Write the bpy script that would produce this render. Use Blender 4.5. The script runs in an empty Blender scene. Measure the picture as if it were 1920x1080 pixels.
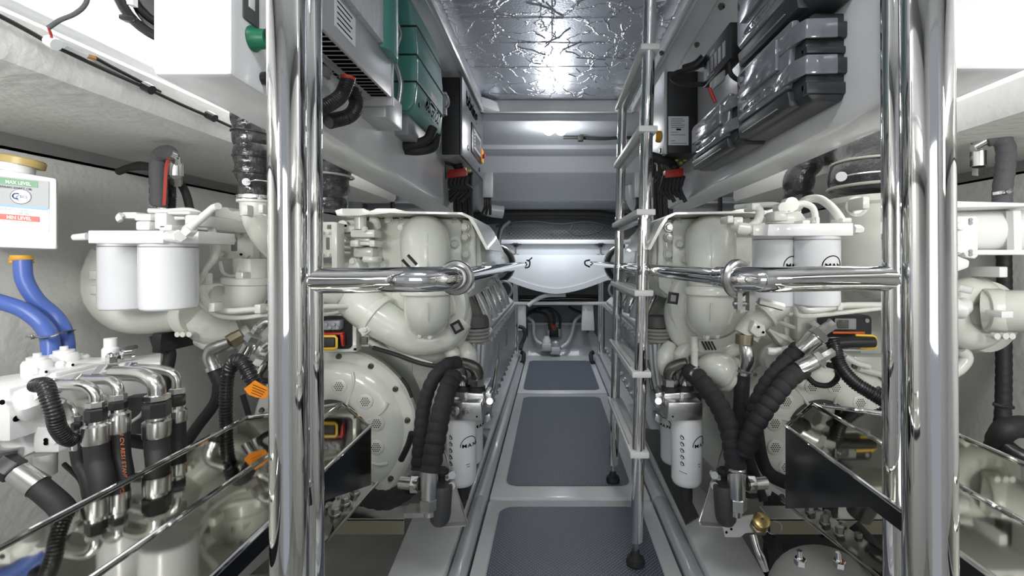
import bpy, bmesh, math, random
from mathutils import Vector, Matrix
V = Vector
PI = math.pi
random.seed(7)
SC = bpy.context.scene
COL = SC.collection

# ---------------------------------------------------------------- camera, world, light, exposure
EYE = 1.10
cam_d = bpy.data.cameras.new('camera'); cam = bpy.data.objects.new('camera', cam_d); COL.objects.link(cam)
cam.location = (0, 0, EYE); cam.rotation_euler = (PI/2, 0, 0)
cam_d.sensor_width = 36; cam_d.lens = 16.875; cam_d.shift_x = -0.0391; cam_d.shift_y = -0.0286
cam_d.clip_start = 0.02; cam_d.clip_end = 60
SC.camera = cam
SC.view_settings.view_transform = 'Standard'; SC.view_settings.look = 'None'
SC.view_settings.gamma = 1; SC.view_settings.use_curve_mapping = False
SC.view_settings.exposure = 0.0
W = bpy.data.worlds.new('world'); SC.world = W; W.use_nodes = True
W.node_tree.nodes['Background'].inputs[0].default_value = (0.86, 0.92, 1.0, 1)
W.node_tree.nodes['Background'].inputs[1].default_value = 0.38

def area(name, loc, size, power, rot=(0, 0, 0), color=(1, 1, 1), spread=PI):
    d = bpy.data.lights.new(name, 'AREA'); d.shape = 'RECTANGLE'; d.size, d.size_y = size; d.energy = power; d.color = color; d.spread = spread
    o = bpy.data.objects.new(name, d); COL.objects.link(o); o.location = loc; o.rotation_euler = rot
    return o
def aim(o, t):
    o.rotation_euler = (Vector(t)-o.location).to_track_quat('-Z', 'Y').to_euler()
area('lamp_left_side', (-1.2, 1.6, 2.10), (0.12, 1.6), 15)
area('lamp_right_side', (1.36, 1.6, 2.10), (0.12, 1.6), 15)
aim(area('fill_left_outboard', (-0.80, -0.35, 1.40), (0.3, 0.25), 4.4, color=(1, 0.99, 0.97), spread=1.9), (-1.45, 1.5, 1.05))  # unseen fill, added to brighten the left wall and engine front
aim(area('fill_right_outboard', (0.96, -0.35, 1.40), (0.3, 0.25), 4.4, color=(1, 0.99, 0.97), spread=1.9), (1.6, 1.5, 1.05))  # same added fill for the right wall and engine front
aim(area('fill_under_left_ledge', (-1.08, 0.45, 1.41), (0.5, 0.08), 3.4, color=(1, 0.99, 0.96)), (-1.5, 1.6, 1.2))  # unseen strip added to lift the wall under the left ledge
aim(area('fill_under_right_ledge', (1.24, 0.45, 1.41), (0.5, 0.08), 3.4, color=(1, 0.99, 0.96)), (1.66, 1.6, 1.2))  # matching added strip, lifts the wall under the right ledge
area('fill_aisle_near', (0.05, 0.1, 2.15), (0.5, 0.3), 11, color=(0.97, 0.98, 1))  # unseen fill light added above the viewer
aim(area('fill_doorway', (0.05, -0.75, 1.15), (0.7, 0.7), 6, color=(0.97, 0.98, 1)), (0.05, 2.2, 2.3))  # added upward fill behind the viewer, brightens the foil hatch
pt = bpy.data.lights.new('lamp_aisle_far', 'POINT'); pt.energy = 8; pt.shadow_soft_size = 0.05; pt.color = (0.95, 0.97, 1)
po = bpy.data.objects.new('lamp_aisle_far', pt); COL.objects.link(po); po.location = (0.01, 3.68, 1.95)
area('fill_bulkhead', (0.04, 5.0, 1.55), (0.9, 0.12), 8, color=(0.85, 0.92, 1))  # fill light added to brighten the far end of the room

# ---------------------------------------------------------------- pixel helpers (camera model inverted at a real distance)
F = 900.0
def P(x, y, D): return V(((x-1035)/F*D, D, EYE-(y-485)/F*D))
def R_(px, D): return px*D/F
def PT(l): return [P(*a) for a in l]

# ---------------------------------------------------------------- materials
MATS = {}
def mat(name, col, rough=0.5, metal=0.0, bump=0, bscale=40, spec=0.5, coat=0, emis=None, est=0, alpha=None, var=0, vscale=5, trans=0, aniso=0):
    if name in MATS: return MATS[name]
    m = bpy.data.materials.new(name); m.use_nodes = True; nt = m.node_tree; b = nt.nodes['Principled BSDF']
    b.inputs['Base Color'].default_value = (*col, 1); b.inputs['Roughness'].default_value = rough; b.inputs['Metallic'].default_value = metal
    b.inputs['Specular IOR Level'].default_value = spec; b.inputs['Coat Weight'].default_value = coat
    if trans: b.inputs['Transmission Weight'].default_value = trans
    if alpha is not None: b.inputs['Alpha'].default_value = alpha
    if emis: b.inputs['Emission Color'].default_value = (*emis, 1); b.inputs['Emission Strength'].default_value = est
    tc = nt.nodes.new('ShaderNodeTexCoord')
    if bump:
        n = nt.nodes.new('ShaderNodeTexNoise'); n.inputs['Scale'].default_value = bscale; n.inputs['Detail'].default_value = 4
        nt.links.new(tc.outputs['Object'], n.inputs['Vector'])
        bp = nt.nodes.new('ShaderNodeBump'); bp.inputs['Strength'].default_value = bump; bp.inputs['Distance'].default_value = 0.01
        nt.links.new(n.outputs['Fac'], bp.inputs['Height']); nt.links.new(bp.outputs['Normal'], b.inputs['Normal'])
    if var:
        n = nt.nodes.new('ShaderNodeTexNoise'); n.inputs['Scale'].default_value = vscale; n.inputs['Detail'].default_value = 5
        nt.links.new(tc.outputs['Object'], n.inputs['Vector'])
        r = nt.nodes.new('ShaderNodeValToRGB'); r.color_ramp.elements[0].position = 0.35; r.color_ramp.elements[1].position = 0.65
        r.color_ramp.elements[0].color = (*[c*(1-var) for c in col], 1); r.color_ramp.elements[1].color = (*[min(1, c*(1+var*0.4)) for c in col], 1)
        nt.links.new(n.outputs['Fac'], r.inputs['Fac']); nt.links.new(r.outputs['Color'], b.inputs['Base Color'])
    MATS[name] = m
    return m
gel = mat('white_gelcoat', (0.80, 0.81, 0.82), 0.22, coat=0.3, var=0.04, vscale=3)
gelgrey = mat('pale_grey_gelcoat', (0.56, 0.575, 0.59), 0.3, coat=0.2)
hull = mat('painted_fibreglass', (0.78, 0.775, 0.75), 0.6, bump=0.35, bscale=38, var=0.06, vscale=2)
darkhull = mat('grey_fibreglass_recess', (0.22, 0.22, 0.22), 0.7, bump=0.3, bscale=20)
bilge = mat('shaded_bilge_paint', (0.42, 0.42, 0.39), 0.35, var=0.25, vscale=3)  # white in shade mixed into the grey-olive colour, plus random tone
ivory = mat('ivory_engine_paint', (0.74, 0.755, 0.69), 0.27, coat=0.4, bump=0.05, bscale=60, var=0.05, vscale=4)
ivory2 = mat('rough_cast_ivory_paint', (0.66, 0.68, 0.62), 0.35, coat=0.2, bump=0.3, bscale=45, var=0.12, vscale=6)
wpaint = mat('white_part_paint', (0.84, 0.84, 0.83), 0.3, coat=0.3)
filt = mat('white_filter_enamel', (0.80, 0.81, 0.83), 0.25, coat=0.4)
silver = mat('silver_block_paint', (0.62, 0.64, 0.66), 0.28, metal=0.35, bump=0.08, bscale=50)
chrome = mat('polished_stainless', (0.80, 0.80, 0.80), 0.045, 1.0)
mirror = mat('mirror_sheet_stainless', (0.42, 0.42, 0.375), 0.05, 1.0)
dmirror = mat('dark_mirror_steel', (0.30, 0.30, 0.29), 0.07, 1.0)
steel = mat('brushed_steel', (0.56, 0.56, 0.55), 0.28, 1.0, var=0.12, vscale=20)
alu = mat('aluminium_ferrule', (0.66, 0.66, 0.65), 0.24, 1.0)
dsteel = mat('dark_steel', (0.20, 0.19, 0.18), 0.3, 1.0)
brass = mat('brass', (0.55, 0.42, 0.18), 0.3, 1.0)
bronze = mat('dull_brass', (0.36, 0.31, 0.22), 0.35, 1.0)
rubber = mat('black_rubber', (0.022, 0.022, 0.023), 0.6)
sleeve = mat('charcoal_hose_sleeve', (0.022, 0.022, 0.025), 0.75, bump=0.3, bscale=300)
gsleeve = mat('grey_hose_sleeve', (0.085, 0.087, 0.093), 0.7, bump=0.3, bscale=300)
plast = mat('black_plastic', (0.018, 0.018, 0.02), 0.28)
blackpc = mat('black_powder_coat', (0.02, 0.02, 0.021), 0.45)
foilbag = mat('black_shiny_wrap', (0.03, 0.03, 0.032), 0.16, coat=0.5, bump=1.0, bscale=28)
caseb = mat('charcoal_case_plastic', (0.035, 0.038, 0.043), 0.4)
caselid = mat('smoky_clear_plastic', (0.19, 0.20, 0.225), 0.12, coat=0.8, bump=0.12, bscale=14)
grey = mat('mid_grey_plastic', (0.30, 0.31, 0.32), 0.4)
lgrey = mat('light_grey_metal', (0.50, 0.51, 0.52), 0.35, metal=0.3)
green = mat('teal_green_enamel', (0.075, 0.27, 0.23), 0.3, coat=0.3, var=0.08, vscale=4)
green_lit = mat('lit_teal_enamel', (0.17, 0.37, 0.34), 0.5)  # light on the inverter front is mixed into this paler teal
gvalve = mat('green_plastic', (0.015, 0.17, 0.085), 0.4)
blue = mat('blue_hose', (0.07, 0.13, 0.42), 0.35)
orange = mat('orange_tag', (0.95, 0.30, 0.02), 0.5)
yellow = mat('yellow_plastic', (0.80, 0.52, 0.06), 0.35)
amber = mat('amber_switch_plastic', (0.85, 0.38, 0.02), 0.35)
red = mat('red_plastic', (0.45, 0.03, 0.02), 0.4)
label = mat('label_white', (0.80, 0.81, 0.82), 0.4)
labgreen = mat('label_green', (0.05, 0.25, 0.09), 0.4)
labred = mat('label_red', (0.60, 0.07, 0.04), 0.4)
labblue = mat('label_blue', (0.22, 0.40, 0.70), 0.4)
labgrey = mat('label_grey', (0.33, 0.35, 0.36), 0.4)
ink = mat('black_ink', (0.006, 0.006, 0.007), 1.0, spec=0.0)
rink = mat('orange_ink', (0.55, 0.16, 0.06), 0.5)
winkm = mat('white_ink', (0.85, 0.85, 0.85), 0.5)
tan = mat('tan_plastic_cap', (0.50, 0.38, 0.14), 0.4)
ochre = mat('ochre_clamp', (0.62, 0.33, 0.04), 0.45)
clearp = mat('milky_plastic', (0.80, 0.82, 0.83), 0.2, coat=0.5)
lampm = mat('lit_lamp_diffuser', (1, 1, 1), 0.5, emis=(1, 0.99, 0.94), est=30)
tread = mat('cream_ladder_tread', (0.70, 0.71, 0.69), 0.4)

def mat_node(name): 
    m = bpy.data.materials.new(name); m.use_nodes = True; MATS[name] = m
    return m, m.node_tree, m.node_tree.nodes['Principled BSDF']
# studded grey deck mat: diamond grid of raised pale dots
matm, nt, b = mat_node('studded_deck_mat')
tc = nt.nodes.new('ShaderNodeTexCoord'); mp = nt.nodes.new('ShaderNodeMapping'); mp.inputs['Rotation'].default_value = (0, 0, PI/4); mp.inputs['Scale'].default_value = (92, 92, 92)
nt.links.new(tc.outputs['Object'], mp.inputs['Vector'])
fr = nt.nodes.new('ShaderNodeVectorMath'); fr.operation = 'FRACTION'; nt.links.new(mp.outputs['Vector'], fr.inputs[0])
sb = nt.nodes.new('ShaderNodeVectorMath'); sb.operation = 'SUBTRACT'; sb.inputs[1].default_value = (0.5, 0.5, 0); nt.links.new(fr.outputs[0], sb.inputs[0])
ml = nt.nodes.new('ShaderNodeVectorMath'); ml.operation = 'MULTIPLY'; ml.inputs[1].default_value = (1, 1, 0); nt.links.new(sb.outputs[0], ml.inputs[0])
ln = nt.nodes.new('ShaderNodeVectorMath'); ln.operation = 'LENGTH'; nt.links.new(ml.outputs[0], ln.inputs[0])
rp = nt.nodes.new('ShaderNodeValToRGB'); rp.color_ramp.elements[0].position = 0.16; rp.color_ramp.elements[0].color = (1, 1, 1, 1); rp.color_ramp.elements[1].position = 0.34; rp.color_ramp.elements[1].color = (0, 0, 0, 1)
nt.links.new(ln.outputs['Value'], rp.inputs['Fac'])
mx = nt.nodes.new('ShaderNodeMix'); mx.data_type = 'RGBA'; mx.inputs[6].default_value = (0.075, 0.088, 0.115, 1); mx.inputs[7].default_value = (0.30, 0.33, 0.38, 1)
nt.links.new(rp.outputs['Color'], mx.inputs[0]); nt.links.new(mx.outputs[2], b.inputs['Base Color'])
bp = nt.nodes.new('ShaderNodeBump'); bp.inputs['Strength'].default_value = 0.6; bp.inputs['Distance'].default_value = 0.002
nt.links.new(rp.outputs['Color'], bp.inputs['Height']); nt.links.new(bp.outputs['Normal'], b.inputs['Normal']); b.inputs['Roughness'].default_value = 0.45
# crinkled foil
foil, nt, b = mat_node('crinkled_foil')
b.inputs['Metallic'].default_value = 1; b.inputs['Roughness'].default_value = 0.30; b.inputs['Base Color'].default_value = (0.72, 0.74, 0.80, 1)
tc = nt.nodes.new('ShaderNodeTexCoord')
v = nt.nodes.new('ShaderNodeTexVoronoi'); v.feature = 'DISTANCE_TO_EDGE'; v.inputs['Scale'].default_value = 8.5
nz = nt.nodes.new('ShaderNodeTexNoise'); nz.inputs['Scale'].default_value = 3; nz.inputs['Detail'].default_value = 6
ad = nt.nodes.new('ShaderNodeMix'); ad.data_type = 'VECTOR'; ad.inputs[0].default_value = 0.35
nt.links.new(tc.outputs['Object'], nz.inputs['Vector']); nt.links.new(tc.outputs['Object'], ad.inputs[4]); nt.links.new(nz.outputs['Color'], ad.inputs[5]); nt.links.new(ad.outputs[1], v.inputs['Vector'])
r2 = nt.nodes.new('ShaderNodeValToRGB'); r2.color_ramp.elements[0].color = (1, 1, 1, 1); r2.color_ramp.elements[1].color = (0, 0, 0, 1); r2.color_ramp.elements[1].position = 0.045
nt.links.new(v.outputs['Distance'], r2.inputs['Fac'])
n3 = nt.nodes.new('ShaderNodeTexNoise'); n3.inputs['Scale'].default_value = 90; n3.inputs['Detail'].default_value = 3
nt.links.new(tc.outputs['Object'], n3.inputs['Vector'])
b1 = nt.nodes.new('ShaderNodeBump'); b1.inputs['Strength'].default_value = 0.5; b1.inputs['Distance'].default_value = 0.006
b2 = nt.nodes.new('ShaderNodeBump'); b2.inputs['Strength'].default_value = 0.25; b2.inputs['Distance'].default_value = 0.004
nt.links.new(r2.outputs['Color'], b1.inputs['Height']); nt.links.new(n3.outputs['Fac'], b2.inputs['Height']); nt.links.new(b2.outputs['Normal'], b1.inputs['Normal']); nt.links.new(b1.outputs['Normal'], b.inputs['Normal'])

# ---------------------------------------------------------------- mesh builder
def catmull(pts, step):
    if len(pts) < 3:
        a, b_ = pts[0], pts[-1]; n = max(1, int((b_-a).length/step)); return [a.lerp(b_, i/n) for i in range(n+1)]
    q = [pts[0]*2-pts[1]] + list(pts) + [pts[-1]*2-pts[-2]]
    out = []
    for i in range(1, len(q)-2):
        p0, p1, p2, p3 = q[i-1:i+3]
        n = max(2, int((p2-p1).length/step)+1)
        for k in range(n):
            t = k/n
            out.append(0.5*((2*p1)+(p2-p0)*t+(2*p0-5*p1+4*p2-p3)*t*t+(3*p1-p0-3*p2+p3)*t**3))
    out.append(q[-2].copy())
    return out
class MB:
    def __init__(s): s.v = []; s.f = []
    def add(s, vs, fs):
        n = len(s.v); s.v += [V(a) for a in vs]; s.f += [tuple(i+n for i in f) for f in fs]; return s
    def rings(s, rings, cap=True, closed=False):
        n = len(rings[0]); base = len(s.v); m = len(rings)
        for r in rings: s.v += r
        for i in range(m if closed else m-1):
            for j in range(n):
                a = base+i*n+j; b_ = base+i*n+(j+1) % n; i2 = (i+1) % m
                s.f.append((a, b_, base+i2*n+(j+1) % n, base+i2*n+j))
        if cap and not closed:
            s.f.append(tuple(base+j for j in range(n))[::-1]); s.f.append(tuple(base+(m-1)*n+j for j in range(n)))
        return s
    def tube(s, pts, r, n=12, step=None, rib=None, pitch=0.02, amp=0.12, smooth=True, cap=True, closed=False, flat=1.0, up=None):
        rl = r if isinstance(r, (list, tuple)) else [r]*len(pts)
        rm = max(rl)
        if rib == 'corr': st = pitch/4
        elif rib == 'wrap': st = pitch/7
        else: st = step or max(rm*0.6, 0.006)
        if smooth and len(pts) > 2 or rib: path = catmull(pts, st)
        else: path = list(pts)
        # cumulative lengths for radius interpolation
        if len(path) != len(pts):
            idx = []; j = 0
            for p in pts:
                k = min(range(j, len(path)), key=lambda q: (path[q]-p).length_squared); idx.append(k); j = k
            rad = []
            for i in range(len(path)):
                a = 0
                while a < len(idx)-2 and idx[a+1] < i: a += 1
                d = max(1, idx[a+1]-idx[a]); t = min(1, max(0, (i-idx[a])/d)); rad.append(rl[a]+(rl[a+1]-rl[a])*t)
        else: rad = rl
        L = 0; rings = []; m = len(path); T0 = None; N = None
        for i, p in enumerate(path):
            if closed: t = (path[(i+1) % m]-path[i-1])
            else: t = path[min(i+1, m-1)]-path[max(i-1, 0)]
            if t.length < 1e-9: t = T0 or V((0, 0, 1))
            t.normalize()
            if N is None:
                N = up.copy() if up is not None else t.orthogonal()
                N = (N-t*N.dot(t)).normalized()
            else:
                N = (N-t*N.dot(t))
                N = N.normalized() if N.length > 1e-6 else t.orthogonal().normalized()
            B_ = t.cross(N); T0 = t
            if i: L += (path[i]-path[i-1]).length
            k = 1
            if rib == 'corr': k = 1+(amp if (L/pitch) % 1 < 0.5 else -amp)*0.6
            elif rib == 'wrap': k = 1-amp*1.2+amp*1.5*abs(math.sin(PI*L/pitch))**0.5
            rr = rad[i]*k
            rings.append([p+(N*math.cos(2*PI*j/n)*flat+B_*math.sin(2*PI*j/n))*rr for j in range(n)])
        s.rings(rings, cap, closed); return s
    def cyl(s, a, b_, r, r2=None, n=20):
        return s.lathe([(r, 0), (r if r2 is None else r2, (b_-a).length)], a, b_-a, n)
    def lathe(s, prof, o, axis=(0, 0, 1), n=24, arc=None, x=None, cap=True):
        z = V(axis).normalized(); xx = V(x).normalized() if x is not None else z.orthogonal().normalized()
        xx = (xx-z*xx.dot(z)).normalized(); y = z.cross(xx); o = V(o)
        s.rings([[o+z*h+(xx*math.cos(2*PI*j/n)+y*math.sin(2*PI*j/n))*max(r, 1e-5) for j in range(n)] for r, h in prof], cap)
        return s
    def torus(s, o, axis, Rr, r, n=32, k=10, a0=0, a1=2*PI, x=None):
        z = V(axis).normalized(); xx = V(x).normalized() if x is not None else z.orthogonal().normalized(); y = z.cross(xx); o = V(o)
        full = abs(a1-a0) > 6.28
        path = [o+(xx*math.cos(a0+(a1-a0)*i/n)+y*math.sin(a0+(a1-a0)*i/n))*Rr for i in range(n if full else n+1)]
        return s.tube(path, r, n=k, smooth=False, closed=full, up=z)
    def sphere(s, o, r, sc=(1, 1, 1), n=20, m=12):
        o = V(o)
        s.rings([[o+V((math.sin(PI*i/m)*math.cos(2*PI*j/n)*sc[0]*r, math.sin(PI*i/m)*math.sin(2*PI*j/n)*sc[1]*r, -math.cos(PI*i/m)*sc[2]*r)) for j in range(n)] for i in range(m+1)], cap=False)
        return s
    def box(s, x0, x1, y0, y1, z0, z1, M=None):
        c = [V((x, y, z)) for z in (z0, z1) for y in (y0, y1) for x in (x0, x1)]
        if M: c = [M @ a for a in c]
        return s.add(c, [(0, 2, 3, 1), (4, 5, 7, 6), (0, 1, 5, 4), (2, 6, 7, 3), (0, 4, 6, 2), (1, 3, 7, 5)])
    def obox(s, c, ax, ay, az, a, b_, h):   # oriented box: centre, unit axes, full sizes
        c = V(c); ax = V(ax).normalized(); ay = V(ay).normalized(); az = V(az).normalized()
        pts = [c+ax*(i*a/2)+ay*(j*b_/2)+az*(k*h/2) for k in (-1, 1) for j in (-1, 1) for i in (-1, 1)]
        return s.add(pts, [(0, 2, 3, 1), (4, 5, 7, 6), (0, 1, 5, 4), (2, 6, 7, 3), (0, 4, 6, 2), (1, 3, 7, 5)])
    def pb(s, x0, y0, x1, y1, D0, D1):      # box whose front face spans a pixel rectangle at D0
        a = P(x0, y0, D0); b_ = P(x1, y1, D0)
        return s.box(min(a.x, b_.x), max(a.x, b_.x), min(D0, D1), max(D0, D1), min(a.z, b_.z), max(a.z, b_.z))
    def prism(s, pts, vec):
        n = len(pts); pts = [V(p) for p in pts]; vec = V(vec)
        s.add(pts+[p+vec for p in pts], [tuple(range(n))[::-1], tuple(range(n, 2*n))]+[(i, (i+1) % n, n+(i+1) % n, n+i) for i in range(n)])
        return s
    def pp(s, pts, D0, D1):                 # prism from a pixel outline at D0, extruded straight back to D1
        return s.prism([P(x, y, D0) for x, y in pts], (0, D1-D0, 0))
    def hexa(s, p, axis, r, h): return s.lathe([(r*0.9, 0), (r, h*0.08), (r, h*0.9), (r*0.88, h)], p, axis, 6)
    def strip(s, path, w, t, up):           # flat bar following a path
        return s.tube(path, w/2, n=4, smooth=False, flat=t/w, up=V(up))

WL = {}
def make_obj(name, me, parent=None, loc=None):
    o = bpy.data.objects.new(name, me); COL.objects.link(o)
    if parent is not None: o.parent = parent
    return o
def build(mb, name, mt, parent=None, bevel=0, ang=35, origin=None):
    if parent is not None: org = WL[parent.name]
    elif origin is not None: org = V(origin)
    else:
        xs = [p.x for p in mb.v]; ys = [p.y for p in mb.v]; zs = [p.z for p in mb.v]
        org = V(((min(xs)+max(xs))/2, (min(ys)+max(ys))/2, min(zs)))
    me = bpy.data.meshes.new(name); me.from_pydata([p-org for p in mb.v], [], mb.f)
    bm = bmesh.new(); bm.from_mesh(me); bmesh.ops.recalc_face_normals(bm, faces=bm.faces)
    if bevel:
        es = [e for e in bm.edges if len(e.link_faces) == 2 and e.calc_face_angle(0) > math.radians(40)]
        bmesh.ops.bevel(bm, geom=es, offset=bevel, segments=2, affect='EDGES', profile=0.5, clamp_overlap=True)
    bm.to_mesh(me); bm.free()
    me.polygons.foreach_set('use_smooth', [True]*len(me.polygons)); me.set_sharp_from_angle(angle=math.radians(ang))
    me.materials.append(mt)
    o = make_obj(name, me, parent)
    if parent is None: o.location = org
    WL[o.name] = org
    return o
def thing(name, lab, cat, loc, group=None):
    o = bpy.data.objects.new(name, None); COL.objects.link(o); o.location = loc; o.empty_display_size = 0.05
    o['label'] = lab; o['category'] = cat
    if group: o['group'] = group
    WL[o.name] = V(loc); return o
def part(mb, name, mt, parent, bevel=0, lab=None, ang=35):
    o = build(mb, name, mt, parent, bevel, ang)
    if lab: o['label'] = lab
    return o
def solo(mb, name, mt, lab, cat, group=None, bevel=0, ang=35):
    o = build(mb, name, mt, None, bevel, ang); o['label'] = lab; o['category'] = cat
    if group: o['group'] = group
    return o
def struct(mb, name, mt, parent=None, bevel=0, ang=35):
    o = build(mb, name, mt, parent, bevel, ang)
    if parent is None: o['kind'] = 'structure'
    return o
def text(s, p, right, up, h, mt, parent, name='lettering', thick=0.0006, font_w=1.0, align='LEFT', bold=0.0):
    cu = bpy.data.curves.new(name, 'FONT'); cu.body = s; cu.size = 1; cu.extrude = 0.0; cu.align_x = align; cu.offset = bold
    to = bpy.data.objects.new(name, cu); COL.objects.link(to); dg = bpy.context.evaluated_depsgraph_get()
    me = bpy.data.meshes.new_from_object(to.evaluated_get(dg)); COL.objects.unlink(to); bpy.data.objects.remove(to)
    right = V(right).normalized(); up = V(up).normalized(); nrm = right.cross(up); org = WL[parent.name]
    for vv in me.vertices:
        vv.co = V(p)+right*vv.co.x*h*font_w*1.4+up*vv.co.y*h*1.4+nrm*thick-org
    me.materials.clear(); me.materials.append(mt); me.name = name
    return make_obj(name, me, parent)
BOLTS = {}
def bolt(p, axis, r, h, mt, parent, name='bolt'):
    """small hex bolt; meshes shared between alike ones"""
    key = (name, round(r, 4), round(h, 4), mt.name)
    if key not in BOLTS:
        mb = MB(); mb.lathe([(r*1.25, 0), (r*1.25, h*0.2), (r*1.2, h*0.25)], (0, 0, 0), (0, 0, 1), 12); mb.lathe([(r, h*0.25), (r, h*0.9), (r*0.85, h)], (0, 0, 0), (0, 0, 1), 6)
        me = bpy.data.meshes.new(name); me.from_pydata(mb.v, [], mb.f); me.materials.append(mt); BOLTS[key] = me
    o = make_obj(name, BOLTS[key], parent)
    o.location = V(p)-WL[parent.name]; o.rotation_euler = V(axis).to_track_quat('Z', 'Y').to_euler()
    return o
UP = V((0, 0, 1)); X_ = V((1, 0, 0)); Y_ = V((0, 1, 0)); TO = V((0, -1, 0))   # TO: towards the viewer's side of the room

# ================================================================ SETTING
def Z(z): return EYE+z
# walkway floor: three gelcoat hatches with studded mats
fl = struct(MB().box(-1.5, 1.66, -1.2, 6.6, -0.42, -0.38), 'floor', bilge)
def rrect(x0, x1, y0, y1, r, n=5):
    out = []
    for cx, cy, a in ((x1-r, y1-r, 0), (x0+r, y1-r, PI/2), (x0+r, y0+r, PI), (x1-r, y0+r, 3*PI/2)):
        out += [(cx+r*math.cos(a+k*PI/2/n), cy+r*math.sin(a+k*PI/2/n)) for k in range(n+1)]
    return out
for y0, y1, m0, m1, xa, xb in ((0.55, 2.19, 0.75, 2.12, -0.228, 0.388), (2.21, 3.91, 2.32, 3.81, -0.225, 0.380), (3.935, 5.45, 4.02, 5.16, -0.242, 0.400)):
    pn = struct(MB().box(-0.29, 0.455, y0, y1, -0.05, 0), 'floor_panel', gel, fl, bevel=0.012)
    struct(MB().prism([(x, y, -0.004) for x, y in rrect(xa-0.006, xb+0.006, m0-0.006, m1+0.006, 0.066)], (0, 0, 0.006)), 'mat_border', gelgrey, pn, ang=20)
    struct(MB().prism([(x, y, 0.001) for x, y in rrect(xa, xb, m0, m1, 0.06)], (0, 0, 0.004)), 'tread_mat', matm, pn, ang=20)
for sx in (-1, 1):
    xi = -0.297 if sx < 0 else 0.462
    for y0, y1 in ((0.55, 2.19), (2.20, 5.5)):
        k = MB().prism([(xi, y0, -0.05), (xi, y0, 0.0), (xi+sx*0.012, y0, 0.014), (xi+sx*0.040, y0, 0.020), (xi+sx*0.062, y0, 0.006), (xi+sx*0.068, y0, -0.05)], (0, y1-y0, 0))
        struct(k, 'kerb', gelgrey, fl, bevel=0.004)
# side walls (painted hull), deck ledges, gap bands
struct(MB().prism([(-1.5, -1.2, -0.4), (-1.5, -1.2, Z(0.309)), (-1.56, -1.2, Z(0.309)), (-1.6, -1.2, -0.4)], (0, 7.6, 0)), 'wall_left', hull)
struct(MB().prism([(1.66, -1.2, -0.4), (1.66, -1.2, Z(0.309)), (1.72, -1.2, Z(0.309)), (1.76, -1.2, -0.4)], (0, 7.6, 0)), 'wall_right', hull)
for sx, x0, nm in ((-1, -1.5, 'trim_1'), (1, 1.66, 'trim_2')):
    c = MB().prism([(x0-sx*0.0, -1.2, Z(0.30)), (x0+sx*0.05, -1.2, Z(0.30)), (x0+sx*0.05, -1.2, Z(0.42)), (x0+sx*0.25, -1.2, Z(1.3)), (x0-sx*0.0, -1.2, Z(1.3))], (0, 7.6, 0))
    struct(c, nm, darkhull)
for sx, xo, xi, nm in ((-1, -1.52, -0.952, 'trim_3'), (1, 1.68, 1.105, 'trim_4')):
    l = MB().prism([(xo, -1.2, Z(0.345)), (xo-sx*0.10, -1.2, Z(0.352)), (xi+sx*0.10, -1.2, Z(0.338)), (xi, -1.2, Z(0.345)), (xi-sx*0.01, -1.2, Z(0.365)), (xi-sx*0.008, -1.2, Z(0.425)), (xi+sx*0.05, -1.2, Z(0.43)), (xi+sx*0.07, -1.2, Z(0.47)), (xi+sx*0.42, -1.2, Z(0.9)), (xo, -1.2, Z(0.9))], (0, 4.1, 0))
    struct(l, nm, hull)
# deckhead with hatch opening
HX0, HX1, HY1, CZ, FZ = -0.507, 0.585, 3.56, Z(1.10), Z(1.18)
cl = struct(MB().box(-1.55, HX0-0.03, -1.2, 3.62, CZ, CZ+0.08), 'ceiling', gel)
struct(MB().box(HX1+0.03, 1.7, -1.2, 3.62, CZ, CZ+0.08), 'ceiling_panel', gel, cl)
struct(MB().box(-1.55, 1.7, -1.2, -0.2, CZ+0.001, CZ+0.08), 'ceiling_panel', gel, cl)
stp = [(3.60, 1.03), (4.0, 1.027), (4.3, 1.022), (4.31, .982), (4.55, .976), (4.6, .823), (5.1, .652), (5.12, .62), (5.6, .516), (5.72, .50), (5.9, .5), (5.9, 1.3), (3.6, 1.3)]
struct(MB().prism([(-1.4, y, Z(z)) for y, z in stp], (2.95, 0, 0)), 'ceiling_panel', mat('deckhead_gelcoat', (0.52, 0.545, 0.585), 0.35, coat=0.2), cl, bevel=0.012)
struct(MB().box(-1.55, 1.7, 5.9, 5.95, -0.4, CZ+0.1), 'wall_far', gelgrey)
# near bulkhead with a doorway behind the viewer
nb = MB(); nb.box(-1.6, -0.5, -1.25, -1.2, -0.4, 2.3); nb.box(0.65, 1.8, -1.25, -1.2, -0.4, 2.3); nb.box(-0.5, 0.65, -1.25, -1.2, 2.0, 2.3)
struct(nb, 'wall_near', gel)

# hatch: rim and foil lined lid
ha = thing('deck_hatch', 'large overhead hatch lined with crinkled silver foil above the aisle', 'hatch', ((HX0+HX1)/2, 1.7, FZ))
part(MB().box(HX0-0.02, HX1+0.02, -0.2, HY1+0.02, FZ, FZ+0.02), 'foil_liner', foil, ha)
for (x, y0, x2, y2) in ((HX0, -0.2, HX0-0.03, HY1+0.04), (HX1, -0.2, HX1+0.03, HY1+0.04)):
    part(MB().box(min(x, x2), max(x, x2), y0, y2, CZ-0.012, FZ), 'rim', gel, ha, bevel=0.01)
    sg = -1 if x < 0 else 1
    part(MB().tube([V((x+sg*0.004, y0, CZ-0.008)), V((x+sg*0.004, y2-0.1, CZ-0.008))], 0.012, n=10, smooth=False), 'seal_strip', gelgrey, ha)
part(MB().box(HX0-0.03, HX1+0.03, HY1, HY1+0.04, CZ-0.012, FZ), 'rim', gel, ha, bevel=0.01)
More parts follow.
